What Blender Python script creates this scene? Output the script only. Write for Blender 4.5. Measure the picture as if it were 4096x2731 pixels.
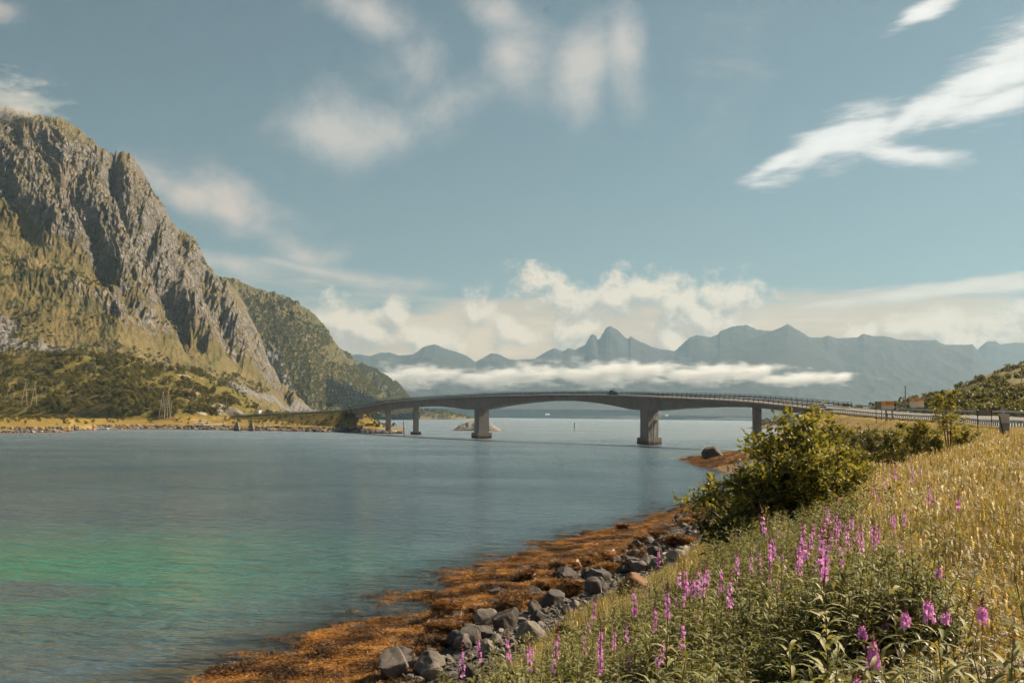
import bpy, bmesh, math, random
import numpy as np
from mathutils import Vector, Matrix, Euler

for o in list(bpy.data.objects): bpy.data.objects.remove(o)
scene = bpy.context.scene
COL = scene.collection
rnd = random.Random(7)
nrg = np.random.default_rng(11)

# ------------------------------------------------------------------ camera
EYE = 10.0                                     # metres above the fjord
PITCH, ROLL = math.radians(4.31), 0.010
F = 35.0 / 36.0 * 4096.0
cam_d = bpy.data.cameras.new('camera'); cam = bpy.data.objects.new('camera', cam_d); COL.objects.link(cam)
cam_d.lens = 35.0; cam_d.sensor_width = 36.0; cam_d.sensor_fit = 'HORIZONTAL'
cam_d.clip_start = 0.2; cam_d.clip_end = 60000.0
RM = Matrix.Rotation(math.radians(90) + PITCH, 3, 'X') @ Matrix.Rotation(ROLL, 3, 'Z')
cam.matrix_world = Matrix.Translation((0, 0, EYE)) @ RM.to_4x4()
scene.camera = cam
RN = np.array(RM)

# ------------------------------------------------------------------ sun, exposure
SUN_AZ, SUN_EL = math.radians(64), math.radians(41)      # azimuth to the right of the view direction
SUN = Vector((math.sin(SUN_AZ) * math.cos(SUN_EL), math.cos(SUN_AZ) * math.cos(SUN_EL), math.sin(SUN_EL)))
sl = bpy.data.lights.new('sun', 'SUN'); sun = bpy.data.objects.new('sun', sl); COL.objects.link(sun)
sl.energy = 5.0; sl.angle = math.radians(0.6); sl.color = (1.0, 0.83, 0.61)
sun.rotation_euler = SUN.to_track_quat('Z', 'Y').to_euler()
vs = scene.view_settings
vs.view_transform = 'Standard'; vs.look = 'None'; vs.exposure = 1.30; vs.gamma = 1.0; vs.use_curve_mapping = False
SKY_STRENGTH = 0.05
scene.cycles.use_denoising = True; scene.cycles.use_adaptive_sampling = True; scene.cycles.adaptive_threshold = 0.03; scene.cycles.adaptive_min_samples = 6
scene.cycles.max_bounces = 5; scene.cycles.diffuse_bounces = 2; scene.cycles.glossy_bounces = 2
scene.cycles.transmission_bounces = 2; scene.cycles.transparent_max_bounces = 12; scene.cycles.volume_bounces = 1
scene.cycles.sample_clamp_indirect = 4.0
scene.cycles.volume_step_rate = 1.0; scene.cycles.volume_max_steps = 96

# ------------------------------------------------------------------ helpers: picture ray -> place
def ray(x, y):
    d = RN @ np.array([(x - 2048.0) / F, -(y - 1365.5) / F, -1.0])
    return d / d[1]
def at(x, y, Y):
    """point on the line of sight through photo pixel (x, y) at forward distance Y"""
    d = ray(x, y); return np.array([d[0] * Y, Y, EYE + d[2] * Y])
def atz(x, y, z):
    d = ray(x, y); Y = (z - EYE) / d[2]
    return np.array([d[0] * Y, Y, z])
def rays(x, y):
    x = np.asarray(x, float); y = np.asarray(y, float)
    d = np.stack([(x - 2048.0) / F, -(y - 1365.5) / F, -np.ones_like(x)], -1) @ RN.T
    return d / d[..., 1:2]

# ------------------------------------------------------------------ helpers: noise
def _h(ix, iy, seed):
    with np.errstate(over='ignore'):
        n = (ix.astype(np.uint32) * np.uint32(374761393) + iy.astype(np.uint32) * np.uint32(668265263) + np.uint32(seed * 974711 + 12345))
        n = (n ^ (n >> np.uint32(13))) * np.uint32(1274126177)
        n = n ^ (n >> np.uint32(16))
    return n
def noise2(x, y, seed=0):
    x = np.asarray(x, float); y = np.asarray(y, float)
    xf = np.floor(x); yf = np.floor(y); fx = x - xf; fy = y - yf
    ix = xf.astype(np.int64); iy = yf.astype(np.int64)
    def g(a, b, dx, dy):
        th = _h(a, b, seed).astype(float) * (2 * math.pi / 4294967296.0)
        return np.cos(th) * dx + np.sin(th) * dy
    u = fx * fx * fx * (fx * (fx * 6 - 15) + 10); v = fy * fy * fy * (fy * (fy * 6 - 15) + 10)
    a = g(ix, iy, fx, fy); b = g(ix + 1, iy, fx - 1, fy); c = g(ix, iy + 1, fx, fy - 1); d = g(ix + 1, iy + 1, fx - 1, fy - 1)
    return 1.5 * ((a * (1 - u) + b * u) * (1 - v) + (c * (1 - u) + d * u) * v)
def fbm(x, y, oc=5, seed=0, gain=0.5, lac=2.03):
    s = 0; a = 1.0; t = 0
    for i in range(oc):
        s = s + a * noise2(x, y, seed + i * 17); t += a; a *= gain; x = x * lac + 3.1; y = y * lac + 7.7
    return s / t
def ridged(x, y, oc=4, seed=0, gain=0.5, lac=2.05):
    s = 0; a = 1.0; t = 0
    for i in range(oc):
        s = s + a * (1 - 2 * np.abs(noise2(x, y, seed + i * 19))); t += a; a *= gain; x = x * lac + 1.7; y = y * lac + 5.3
    return s / t
def sstep(a, b, x):
    t = np.clip((np.asarray(x, float) - a) / (b - a), 0, 1); return t * t * (3 - 2 * t)

# ------------------------------------------------------------------ helpers: objects
def link(o, parent=None):
    COL.objects.link(o)
    if parent is not None: o.parent = parent
    return o
def mesh_np(name, V, Fq, mats=(), smooth=True, attrs=None, matidx=None):
    """V (n,3); Fq (m,k) faces of one size or a list of such arrays"""
    me = bpy.data.meshes.new(name)
    V = np.asarray(V, np.float32)
    Fl = Fq if isinstance(Fq, list) else [Fq]
    Fl = [np.asarray(f, np.int32) for f in Fl if len(f)]
    nl = sum(f.size for f in Fl); npoly = sum(len(f) for f in Fl)
    me.vertices.add(len(V)); me.vertices.foreach_set('co', V.ravel())
    me.loops.add(nl); me.polygons.add(npoly)
    me.loops.foreach_set('vertex_index', np.concatenate([f.ravel() for f in Fl]))
    tot = np.concatenate([np.full(len(f), f.shape[1], np.int32) for f in Fl])
    st = np.concatenate([[0], np.cumsum(tot)[:-1]]).astype(np.int32)
    me.polygons.foreach_set('loop_start', st); me.polygons.foreach_set('loop_total', tot)
    me.polygons.foreach_set('use_smooth', np.full(npoly, bool(smooth)))
    if matidx is not None: me.polygons.foreach_set('material_index', np.asarray(matidx, np.int32))
    me.update(calc_edges=True)
    for k, a in (attrs or {}).items():
        at_ = me.attributes.new(k, 'FLOAT', 'POINT'); at_.data.foreach_set('value', np.asarray(a, np.float32).ravel())
    for m in (mats if isinstance(mats, (list, tuple)) else [mats]): me.materials.append(m)
    return me
def grid_faces(nu, nv):
    i = np.arange(nu * nv).reshape(nu, nv)
    return np.stack([i[:-1, :-1], i[1:, :-1], i[1:, 1:], i[:-1, 1:]], -1).reshape(-1, 4)
def obj(name, me, parent=None, loc=None, rot=None, scale=None):
    o = bpy.data.objects.new(name, me); link(o, parent)
    if loc is not None: o.location = loc
    if rot is not None: o.rotation_euler = rot
    if scale is not None: o.scale = (scale,) * 3 if isinstance(scale, (int, float)) else scale
    return o
def empty(name, loc=(0, 0, 0), rz=0.0):
    o = bpy.data.objects.new(name, None); link(o); o.location = loc; o.rotation_euler = (0, 0, rz); o.empty_display_size = 0.2
    return o
def tag(o, label, cat, group=None):
    o['label'] = label; o['category'] = cat
    if group: o['group'] = group
    return o
def structure(o, label=None):
    o['kind'] = 'structure'
    if label: o['label'] = label
    return o
def stuff(o, label=None, cat=None):
    o['kind'] = 'stuff'
    if label: o['label'] = label
    if cat: o['category'] = cat
    return o

class MB:
    """collects boxes, tubes and prisms into one mesh"""
    def __init__(s): s.v = []; s.f = []; s.m = []; s.cur = 0
    def add(s, vs_, fs):
        b = len(s.v); s.v += [tuple(map(float, p)) for p in vs_]
        for f in fs: s.f.append(tuple(b + i for i in f)); s.m.append(s.cur)
        return s
    def box(s, c, size, rot=None, taper=1.0):
        c = Vector(c); hx, hy, hz = size[0] / 2, size[1] / 2, size[2] / 2
        R = rot if isinstance(rot, Matrix) else (Euler(rot).to_matrix() if rot else Matrix.Identity(3))
        p = []
        for z, k in ((-hz, 1.0), (hz, taper)):
            for x, y in ((-hx, -hy), (hx, -hy), (hx, hy), (-hx, hy)): p.append(c + R @ Vector((x * k, y * k, z)))
        return s.add(p, [(3, 2, 1, 0), (4, 5, 6, 7), (0, 1, 5, 4), (1, 2, 6, 5), (2, 3, 7, 6), (3, 0, 4, 7)])
    def tube(s, pts, r, n=6, cap=True):
        pts = [Vector(p) for p in pts]; rr = r if isinstance(r, (list, tuple)) else [r] * len(pts)
        V = []; prev = None
        for i, p in enumerate(pts):
            d = (pts[min(i + 1, len(pts) - 1)] - pts[max(i - 1, 0)]).normalized()
            a = prev if prev is not None else (Vector((0, 0, 1)) if abs(d.z) < .9 else Vector((1, 0, 0)))
            u = (a - d * a.dot(d)).normalized(); w = d.cross(u); prev = u
            for k in range(n):
                t = 2 * math.pi * k / n; V.append(p + (u * math.cos(t) + w * math.sin(t)) * rr[i])
        Fs = []
        for i in range(len(pts) - 1):
            for k in range(n):
                k2 = (k + 1) % n; Fs.append((i * n + k, i * n + k2, (i + 1) * n + k2, (i + 1) * n + k))
        if cap:
            Fs.append(tuple(range(n - 1, -1, -1))); Fs.append(tuple((len(pts) - 1) * n + k for k in range(n)))
        return s.add(V, Fs)
    def prism(s, poly, y0, y1):
        """polygon in XZ (counter-clockwise seen from -Y) swept from y0 to y1"""
        n = len(poly)
        V = [(x, y0, z) for x, z in poly] + [(x, y1, z) for x, z in poly]
        Fs = [tuple(range(n)), tuple(range(2 * n - 1, n - 1, -1))] + [(i, i + n, (i + 1) % n + n, (i + 1) % n) for i in range(n)]
        return s.add(V, Fs)
    def mesh(s, name, mats, smooth=False):
        me = bpy.data.meshes.new(name); me.from_pydata(s.v, [], s.f)
        for m in (mats if isinstance(mats, (list, tuple)) else [mats]): me.materials.append(m)
        me.polygons.foreach_set('material_index', s.m)
        if smooth: me.polygons.foreach_set('use_smooth', [True] * len(me.polygons))
        me.update(); return me
    def build(s, name, mats, parent=None, smooth=False, **k): return obj(name, s.mesh(name, mats, smooth), parent, **k)

# ------------------------------------------------------------------ helpers: materials
class NT:
    def __init__(s, tree): s.t = tree; s.n = tree.nodes; s.l = tree.links
    def node(s, typ, **kw):
        n = s.n.new(typ)
        for k, v in kw.items(): setattr(n, k, v)
        return n
    def put(s, sock, v):
        if v is None: return
        if isinstance(v, bpy.types.NodeSocket): s.l.new(v, sock)
        else:
            if hasattr(sock, 'default_value'):
                if isinstance(v, (int, float)) and hasattr(sock.default_value, '__len__'):
                    v = [v] * len(sock.default_value)
                elif isinstance(v, (tuple, list)) and hasattr(sock.default_value, '__len__') and len(sock.default_value) == 4 and len(v) == 3: v = (*v, 1)
                sock.default_value = v
    def math(s, op, a, b=None, c=None, clamp=False):
        n = s.node('ShaderNodeMath', operation=op, use_clamp=clamp)
        for i, v in enumerate((a, b, c)): s.put(n.inputs[i], v)
        return n.outputs[0]
    def vmath(s, op, a, b=None, scale=None):
        n = s.node('ShaderNodeVectorMath', operation=op); s.put(n.inputs[0], a)
        if b is not None: s.put(n.inputs[1], b)
        if scale is not None: s.put(n.inputs['Scale'], scale)
        return n.outputs['Value'] if op in ('LENGTH', 'DOT_PRODUCT', 'DISTANCE') else n.outputs[0]
    def mix(s, f, a, b, mode='MIX'):
        n = s.node('ShaderNodeMix', data_type='RGBA', blend_type=mode)
        s.put(n.inputs[0], f); s.put(n.inputs[6], a); s.put(n.inputs[7], b); return n.outputs[2]
    def noise(s, vec, scale, detail=4, rough=0.55, dist=0.0, out=0, dim='3D'):
        n = s.node('ShaderNodeTexNoise', noise_dimensions=dim); s.put(n.inputs['Vector'], vec); s.put(n.inputs['Scale'], scale)
        s.put(n.inputs['Detail'], detail); s.put(n.inputs['Roughness'], rough); s.put(n.inputs['Distortion'], dist)
        return n.outputs[out]
    def voronoi(s, vec, scale, feature='F1', out=0, rand=1.0):
        n = s.node('ShaderNodeTexVoronoi', feature=feature); s.put(n.inputs['Vector'], vec); s.put(n.inputs['Scale'], scale); s.put(n.inputs['Randomness'], rand)
        return n.outputs[out]
    def ss(s, v, lo, hi, a=0.0, b=1.0):
        n = s.node('ShaderNodeMapRange', interpolation_type='SMOOTHSTEP')
        for i, q in enumerate((v, lo, hi, a, b)): s.put(n.inputs[i], q)
        return n.outputs[0]
    def ramp(s, f, stops):
        n = s.node('ShaderNodeValToRGB'); s.put(n.inputs[0], f); e = n.color_ramp.elements
        while len(e) < len(stops): e.new(0.5)
        for k, (p, c) in zip(e, stops): k.position = p; k.color = (*c, 1) if len(c) == 3 else c
        return n.outputs[0]
    def attr(s, name): return s.node('ShaderNodeAttribute', attribute_name=name).outputs['Fac']
    def coord(s, w='Object'): return s.node('ShaderNodeTexCoord').outputs[w]
    def pos(s): return s.node('ShaderNodeNewGeometry').outputs['Position']
    def mapping(s, v, loc=(0, 0, 0), rot=(0, 0, 0), sc=(1, 1, 1), typ='POINT'):
        n = s.node('ShaderNodeMapping', vector_type=typ); s.put(n.inputs[0], v); s.put(n.inputs[1], loc); s.put(n.inputs[2], rot); s.put(n.inputs[3], sc)
        return n.outputs[0]
    def bump(s, h, strength=0.5, dist=0.1, normal=None):
        n = s.node('ShaderNodeBump'); s.put(n.inputs['Strength'], strength); s.put(n.inputs['Distance'], dist); s.put(n.inputs['Height'], h)
        if normal is not None: s.put(n.inputs['Normal'], normal)
        return n.outputs[0]
def new_mat(name):
    m = bpy.data.materials.new(name); m.use_nodes = True; m.node_tree.nodes.clear(); return m, NT(m.node_tree)
def principled(t, color, rough=0.8, normal=None, metal=0.0, spec=0.3, **kw):
    b = t.node('ShaderNodeBsdfPrincipled')
    t.put(b.inputs['Base Color'], color); t.put(b.inputs['Roughness'], rough); t.put(b.inputs['Metallic'], metal)
    t.put(b.inputs['Specular IOR Level'], spec)
    if normal is not None: t.put(b.inputs['Normal'], normal)
    for k, v in kw.items(): t.put(b.inputs[k.replace('_', ' ')], v)
    return b.outputs[0]
def out(t, surf=None, vol=None):
    o = t.node('ShaderNodeOutputMaterial')
    if surf is not None: t.put(o.inputs['Surface'], surf)
    if vol is not None: t.put(o.inputs['Volume'], vol)
def simple_mat(name, color, rough=0.7, metal=0.0, vary=0.25, scale=3.0, bump=0.0, spec=0.3, space='Object'):
    m, t = new_mat(name); c = t.coord(space)
    n = t.noise(c, scale, 5, 0.6)
    dark = tuple(k * (1 - vary) for k in color); light = tuple(min(1, k * (1 + vary)) for k in color)
    col = t.ramp(n, [(0.3, dark), (0.7, light)])
    nm = t.bump(t.noise(c, scale * 6, 4), bump, 0.02) if bump else None
    out(t, principled(t, col, rough, nm, metal, spec)); return m
def leaf_mat(name, c1, c2, c3=None, rough=0.45, trans=0.35, scale=0.35, spec=0.35, thru=(1.0, 0.95, 0.45), wn=0.9):
    """foliage: colour varies from leaf to leaf, light passes through"""
    m, t = new_mat(name)
    oi = t.node('ShaderNodeObjectInfo').outputs['Random']
    n = t.noise(t.pos(), scale, 3, 0.6)
    isl = t.node('ShaderNodeNewGeometry').outputs['Random Per Island']
    f = t.math('ADD', t.math('MULTIPLY', t.math('SUBTRACT', n, 0.5), wn), t.math('MULTIPLY', isl, 0.34)); f = t.math('ADD', t.math('ADD', f, 0.25), t.math('MULTIPLY', oi, 0.16))
    col = t.ramp(f, [(0.25, c1), (0.5, c2), (0.78, c3 or c2)])
    a = principled(t, col, rough, None, 0, spec)
    tr = t.node('ShaderNodeBsdfTranslucent'); t.put(tr.inputs[0], t.mix(1.0, col, thru, 'MULTIPLY'))
    mx = t.node('ShaderNodeMixShader'); t.put(mx.inputs[0], trans); t.put(mx.inputs[1], a); t.put(mx.inputs[2], tr.outputs[0])
    out(t, mx.outputs[0]); return m
# ------------------------------------------------------------------ world: physical sky, with clouds far beyond the mountains
world = bpy.data.worlds.new('World'); scene.world = world; world.use_nodes = True
wt = NT(world.node_tree); wt.n.clear()
sky = wt.node('ShaderNodeTexSky', sky_type='NISHITA'); sky.sun_disc = False
sky.sun_elevation = SUN_EL; sky.sun_rotation = SUN_AZ; sky.altitude = 20; sky.air_density = 1.0; sky.dust_density = 0.7; sky.ozone_density = 1.0
hs = wt.node('ShaderNodeHueSaturation'); wt.put(hs.inputs['Saturation'], 0.66); wt.put(hs.inputs['Color'], sky.outputs[0]); wt.put(hs.inputs['Value'], 1.0)
skyc = wt.mix(1.0, hs.outputs[0], (0.365 * SKY_STRENGTH, 0.475 * SKY_STRENGTH, 0.465 * SKY_STRENGTH), "MULTIPLY")

def azel(x, y):
    d = ray(x, y); return math.atan2(d[0], d[1]), math.atan2(d[2], math.hypot(d[0], d[1]))
dirv = wt.coord('Generated')
sx = wt.node('ShaderNodeSeparateXYZ'); wt.put(sx.inputs[0], dirv)
az = wt.math('ARCTAN2', sx.outputs[0], sx.outputs[1])
el = wt.math('ARCSINE', sx.outputs[2])
cx = wt.node('ShaderNodeCombineXYZ'); wt.put(cx.inputs[0], az); wt.put(cx.inputs[1], el)
AE = cx.outputs[0]
def smax(t, a, b, k=0.15):
    return b if a is None else t.math('SMOOTH_MAX', a, b, k)
def blobs(t, p, lst):
    f = None
    for (x, y, rx, ry, rot) in lst:
        a, e = azel(x, y)
        q = t.mapping(p, (a, e, 0), (0, 0, math.radians(rot)), (rx / F, ry / F, 1), 'TEXTURE')
        f = smax(t, f, t.math('SUBTRACT', 1.0, t.vmath('LENGTH', q)))
    return f
def cloud_field(name, lst, nscale, stretch, rot, amp, detail=6, rough=0.58, warp=0.02):
    """node group: direction -> cloud density field"""
    g = bpy.data.node_groups.new(name, 'ShaderNodeTree')
    g.interface.new_socket('P', in_out='INPUT', socket_type='NodeSocketVector')
    g.interface.new_socket('D', in_out='OUTPUT', socket_type='NodeSocketFloat')
    t = NT(g); gi = t.node('NodeGroupInput').outputs[0]; go = t.node('NodeGroupOutput')
    w = t.vmath('SUBTRACT', t.noise(gi, nscale * 0.5, 2, 0.5, out=1, dim='2D'), (0.5, 0.5, 0.5))
    p = t.vmath('ADD', gi, t.vmath('SCALE', w, scale=warp))
    q = t.mapping(p, (0, 0, 0), (0, 0, math.radians(rot)), stretch)
    n = t.math('SUBTRACT', t.noise(q, nscale, detail, rough, dim='2D'), 0.5)
    f = t.math('ADD', blobs(t, p, lst), t.math('MULTIPLY', n, amp))
    t.put(go.inputs[0], f); return g
def use(g, p):
    n = wt.node('ShaderNodeGroup'); n.node_tree = g; wt.put(n.inputs[0], p); return n.outputs[0]
col = skyc
# thin high veil everywhere, so the sky outside the frame goes on like the sky in it
veil = wt.noise(wt.mapping(AE, (0, 0, 0), (0, 0, 0.35), (1.0, 2.6, 1.0)), 3.0, 5, 0.62, 0.3, dim='2D')
vf = wt.math('MULTIPLY', wt.ss(veil, 0.60, 0.85), wt.math('MULTIPLY', wt.ss(el, 0.02, 0.2), 0.35))
col = wt.mix(vf, col, (0.25, 0.226, 0.198))
# cream band low over the horizon all the way round
bandn = wt.noise(wt.mapping(AE, (0, 0, 0), (0, 0, 0.03), (1.6, 11, 1)), 3.0, 5, 0.6, dim='2D')
be = wt.math('ADD', el, wt.math('MULTIPLY', wt.math('SUBTRACT', bandn, 0.5), 0.09))
bf = wt.math('MULTIPLY', wt.ss(be, 0.130, 0.098), 0.95)
col = wt.mix(bf, col, wt.mix(wt.ss(bandn, 0.35, 0.65), (0.33, 0.235, 0.150), (0.44, 0.315, 0.200)))
CLOUD_GAIN = 0.50
def backg(c):
    n = wt.node('ShaderNodeBackground'); wt.put(n.inputs['Color'], c); wt.put(n.inputs['Strength'], 1.0); return n.outputs[0]
def layer(under, g, lo, hi, amax, lit, shade, off=None, k=0.0, p=AE):
    d = use(g, p); a = wt.math('MULTIPLY', wt.ss(d, lo, hi), amax)
    if off:
        d2 = use(g, wt.vmath('ADD', p, (off[0], off[1], 0)))
        s = wt.math('ADD', 0.5, wt.math('MULTIPLY', wt.math('SUBTRACT', d, d2), k), clamp=True)
        c = wt.mix(s, tuple(v * CLOUD_GAIN for v in shade), tuple(v * CLOUD_GAIN for v in lit))
    else: c = wt.mix(wt.ss(d, lo, hi + 0.5), tuple(v * CLOUD_GAIN for v in shade), tuple(v * CLOUD_GAIN for v in lit))
    n = wt.node('ShaderNodeMixShader'); wt.put(n.inputs[0], a); wt.put(n.inputs[1], under); wt.put(n.inputs[2], backg(c))
    return n.outputs[0]
plain = col
# soft mid-level cloud above the middle of the fjord
gA = cloud_field('cloud_soft', [(1330, 570, 330, 120, 5), (1560, 540, 330, 170, 12), (1790, 450, 330, 190, 20), (1690, 280, 220, 230, 40), (2040, 250, 140, 250, 10), (2000, 80, 240, 100, -30), (1450, 20, 330, 120, -14), (2270, 250, 130, 200, -15), (2420, 190, 120, 190, 15)], 6.5, (1, 1.1, 1), -25, 2.7, 10, 0.64, 0.09)
hi = layer(backg(plain), gA, -0.25, 1.15, 0.74, (0.66, 0.57, 0.49), (0.43, 0.42, 0.41))
# cloud clinging to the mountain's shoulder at left
gC = cloud_field('cloud_shoulder', [(760, 790, 230, 75, -22), (930, 860, 250, 105, -28), (1120, 960, 240, 120, -25), (1230, 1040, 130, 75, -10), (930, 1070, 360, 50, -8), (1280, 1095, 460, 34, -5), (50, 60, 130, 70, 0)], 9.0, (1, 1.6, 1), 20, 3.0, 8, 0.6, 0.04)
hi = layer(hi, gC, -0.35, 1.1, 0.85, (0.72, 0.56, 0.45), (0.47, 0.42, 0.38))
low = layer(backg(plain), gC, -0.35, 1.1, 0.85, (0.72, 0.56, 0.45), (0.47, 0.42, 0.38))
# white lens clouds high at right
gB = cloud_field('cloud_lens', [(3150, 625, 160, 34, 22), (3300, 580, 250, 66, 24), (3420, 545, 230, 100, 20), (3500, 520, 170, 90, 18), (3600, 605, 260, 52, -12), (3640, 470, 300, 62, 30), (3800, 390, 300, 80, 30), (3950, 320, 300, 105, 30), (4130, 240, 300, 130, 30), (4400, 120, 340, 140, 30), (3700, 60, 170, 40, 18), (4020, 400, 280, 50, 14)], 6.0, (1, 5.5, 1), -24, 2.2, 10, 0.66, 0.02)
hi = layer(hi, gB, -0.15, 0.6, 0.97, (0.86, 0.83, 0.79), (0.62, 0.60, 0.57))
gF = cloud_field('cloud_streak', [(3400, 1210, 230, 32, 3), (3600, 1185, 330, 46, 4), (3850, 1150, 330, 32, 8), (4150, 1120, 300, 30, 8)], 8.0, (1, 7.0, 1), -6, 2.6, 8, 0.62, 0.015)
low = layer(low, gF, 0.0, 0.8, 0.90, (0.86, 0.74, 0.60), (0.62, 0.54, 0.46))
# heaped clouds behind the far range
gE = cloud_field('cloud_heap', [(2120, 1140, 110, 90, 0), (2210, 1180, 150, 110, 0), (2320, 1225, 150, 100, 0), (2300, 1300, 190, 90, 0), (2480, 1215, 130, 100, 0), (2570, 1175, 130, 100, 0), (2720, 1200, 190, 110, 0), (2880, 1180, 140, 90, 0), (2960, 1205, 110, 115, 0), (2800, 1290, 260, 110, 0), (2690, 1375, 110, 70, 0), (2090, 1345, 130, 75, 0), (1350, 1280, 85, 90, 0), (1410, 1330, 110, 90, 0), (1540, 1340, 150, 80, 0), (1590, 1280, 50, 70, 0), (1720, 1375, 160, 60, 0), (1890, 1260, 90, 80, 0), (3720, 1320, 150, 70, 0), (3850, 1355, 160, 70, 0), (4030, 1315, 140, 85, 0), (4200, 1290, 170, 90, 0), (3430, 1335, 85, 70, 0)],
     24.0, (1, 1.1, 1), 0, 3.0, 10, 0.64, 0.022)
low = layer(low, gE, -0.25, 0.65, 0.92, (0.98, 0.78, 0.57), (0.44, 0.38, 0.32), (0.007, 0.012), 1.2)
gate = wt.node('ShaderNodeMixShader'); wt.put(gate.inputs[0], wt.math('LESS_THAN', el, 0.158)); wt.put(gate.inputs[1], hi); wt.put(gate.inputs[2], low)
wo = wt.node('ShaderNodeOutputWorld'); wt.put(wo.inputs[0], gate.outputs[0])
world.cycles.sampling_method = 'MANUAL'; world.cycles.sample_map_resolution = 256
# ------------------------------------------------------------------ line of the road: near kerb of bridge and road, from the far shore to beside the camera
def xd(x, Y):                       # plan position on the bearing of photo column x
    d = ray(x, 1660); return d[0] * Y, Y
def zof(x, y, Y): return at(x, y, Y)[2]
# (photo column, near-kerb row, forward distance)
PATH_CTRL = [(760, 1664, 745), (880, 1662, 722), (1000, 1657, 695), (1150, 1650, 660), (1290, 1643, 628), (1395, 1636, 603), (1522, 1612, 557), (1633, 1600, 520), (1895, 1585, 450), (2210, 1577.5, 405),
    (2440, 1578.5, 383), (2568, 1584, 371), (2780, 1593, 347), (2985, 1604, 324), (3190, 1626, 301), (3300, 1639, 285.5), (3416, 1650, 262), (3539, 1662, 235), (3660, 1670, 205), (3800, 1677, 170), (3925, 1692, 140), (4039, 1700, 112), (4160, 1706, 95)]
cp = np.array([at(x, y, Y) for x, y, Y in PATH_CTRL])
cp = np.vstack([cp, [(41, 70, 9.2), (33, 45, 9.0), (28, 20, 9.0), (25, -15, 9.0), (24, -60, 9.0)]])
cp = np.vstack([[(-330, 780, 8.5), (-260, 765, 8.6)], cp])
def smooth_path(c, step=1.0, it=160):
    seg = np.linalg.norm(np.diff(c[:, :2], axis=0), axis=1); s = np.concatenate([[0], np.cumsum(seg)])
    # Catmull-Rom on chord length, then smoothed
    ss = np.arange(0, s[-1], step); o = np.zeros((len(ss), 3))
    m = np.zeros_like(c)
    m[1:-1] = (c[2:] - c[:-2]) / (s[2:] - s[:-2])[:, None]; m[0] = (c[1] - c[0]) / seg[0]; m[-1] = (c[-1] - c[-2]) / seg[-1]
    i = np.clip(np.searchsorted(s, ss, side='right') - 1, 0, len(seg) - 1)
    h = seg[i]; u = (ss - s[i]) / h; u = u[:, None]; h = h[:, None]
    o = (2 * u**3 - 3 * u**2 + 1) * c[i] + (u**3 - 2 * u**2 + u) * h * m[i] + (-2 * u**3 + 3 * u**2) * c[i + 1] + (u**3 - u**2) * h * m[i + 1]
    for _ in range(it): o[1:-1] += 0.25 * (o[:-2] + o[2:] - 2 * o[1:-1])
    return o
PT = smooth_path(cp)
TN = np.gradient(PT[:, :2], axis=0); TN /= np.linalg.norm(TN, axis=1)[:, None]
NR = np.stack([-TN[:, 1], TN[:, 0]], -1)           # left of travel = away from the camera
ROAD_W = 8.6
def near_idx(x, Y):
    X, Yy = xd(x, Y); return int(np.argmin((PT[:, 0] - X) ** 2 + (PT[:, 1] - Yy) ** 2))
def col_idx(x):                                    # path index on photo column x
    b = PT[:, 0] / np.maximum(PT[:, 1], 1); t = ray(x, 1640)[0]
    ok = PT[:, 1] > 60
    return int(np.argmin(np.where(ok, np.abs(b - t), 9)))
I_A, I_B = col_idx(1395), col_idx(3300)            # bridge from I_A to I_B
BANK = 0.085 * sstep(col_idx(2300), col_idx(2980), np.arange(len(PT)))
def path_pt(i, off=0.0, dz=0.0):
    """point off metres across the road from the near kerb, on the banked surface"""
    p = PT[i]; n = NR[i]; return Vector((p[0] + n[0] * off, p[1] + n[1] * off, p[2] + off * BANK[i] + dz))
def road_dist(X, Y, lo, hi, step=3):
    """distance to the road's middle and the road height there, for arrays of places"""
    idx = np.arange(lo, hi, step); c = PT[idx, :2] + NR[idx] * ROAD_W / 2; z = PT[idx, 2]; bk = BANK[idx]
    sh = X.shape; X = X.ravel(); Y = Y.ravel(); best = np.full(X.shape, 1e9); zz = np.zeros(X.shape); sg = np.zeros(X.shape)
    for k in range(len(idx)):
        dx = X - c[k, 0]; dy = Y - c[k, 1]; d = dx * dx + dy * dy; w = d < best
        best[w] = d[w]; side = dx[w] * NR[idx[k], 0] + dy[w] * NR[idx[k], 1]
        zz[w] = z[k] + np.clip(side + ROAD_W / 2, -1, ROAD_W + 1) * bk[k]; sg[w] = side
    return np.sqrt(best).reshape(sh), zz.reshape(sh)
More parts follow.
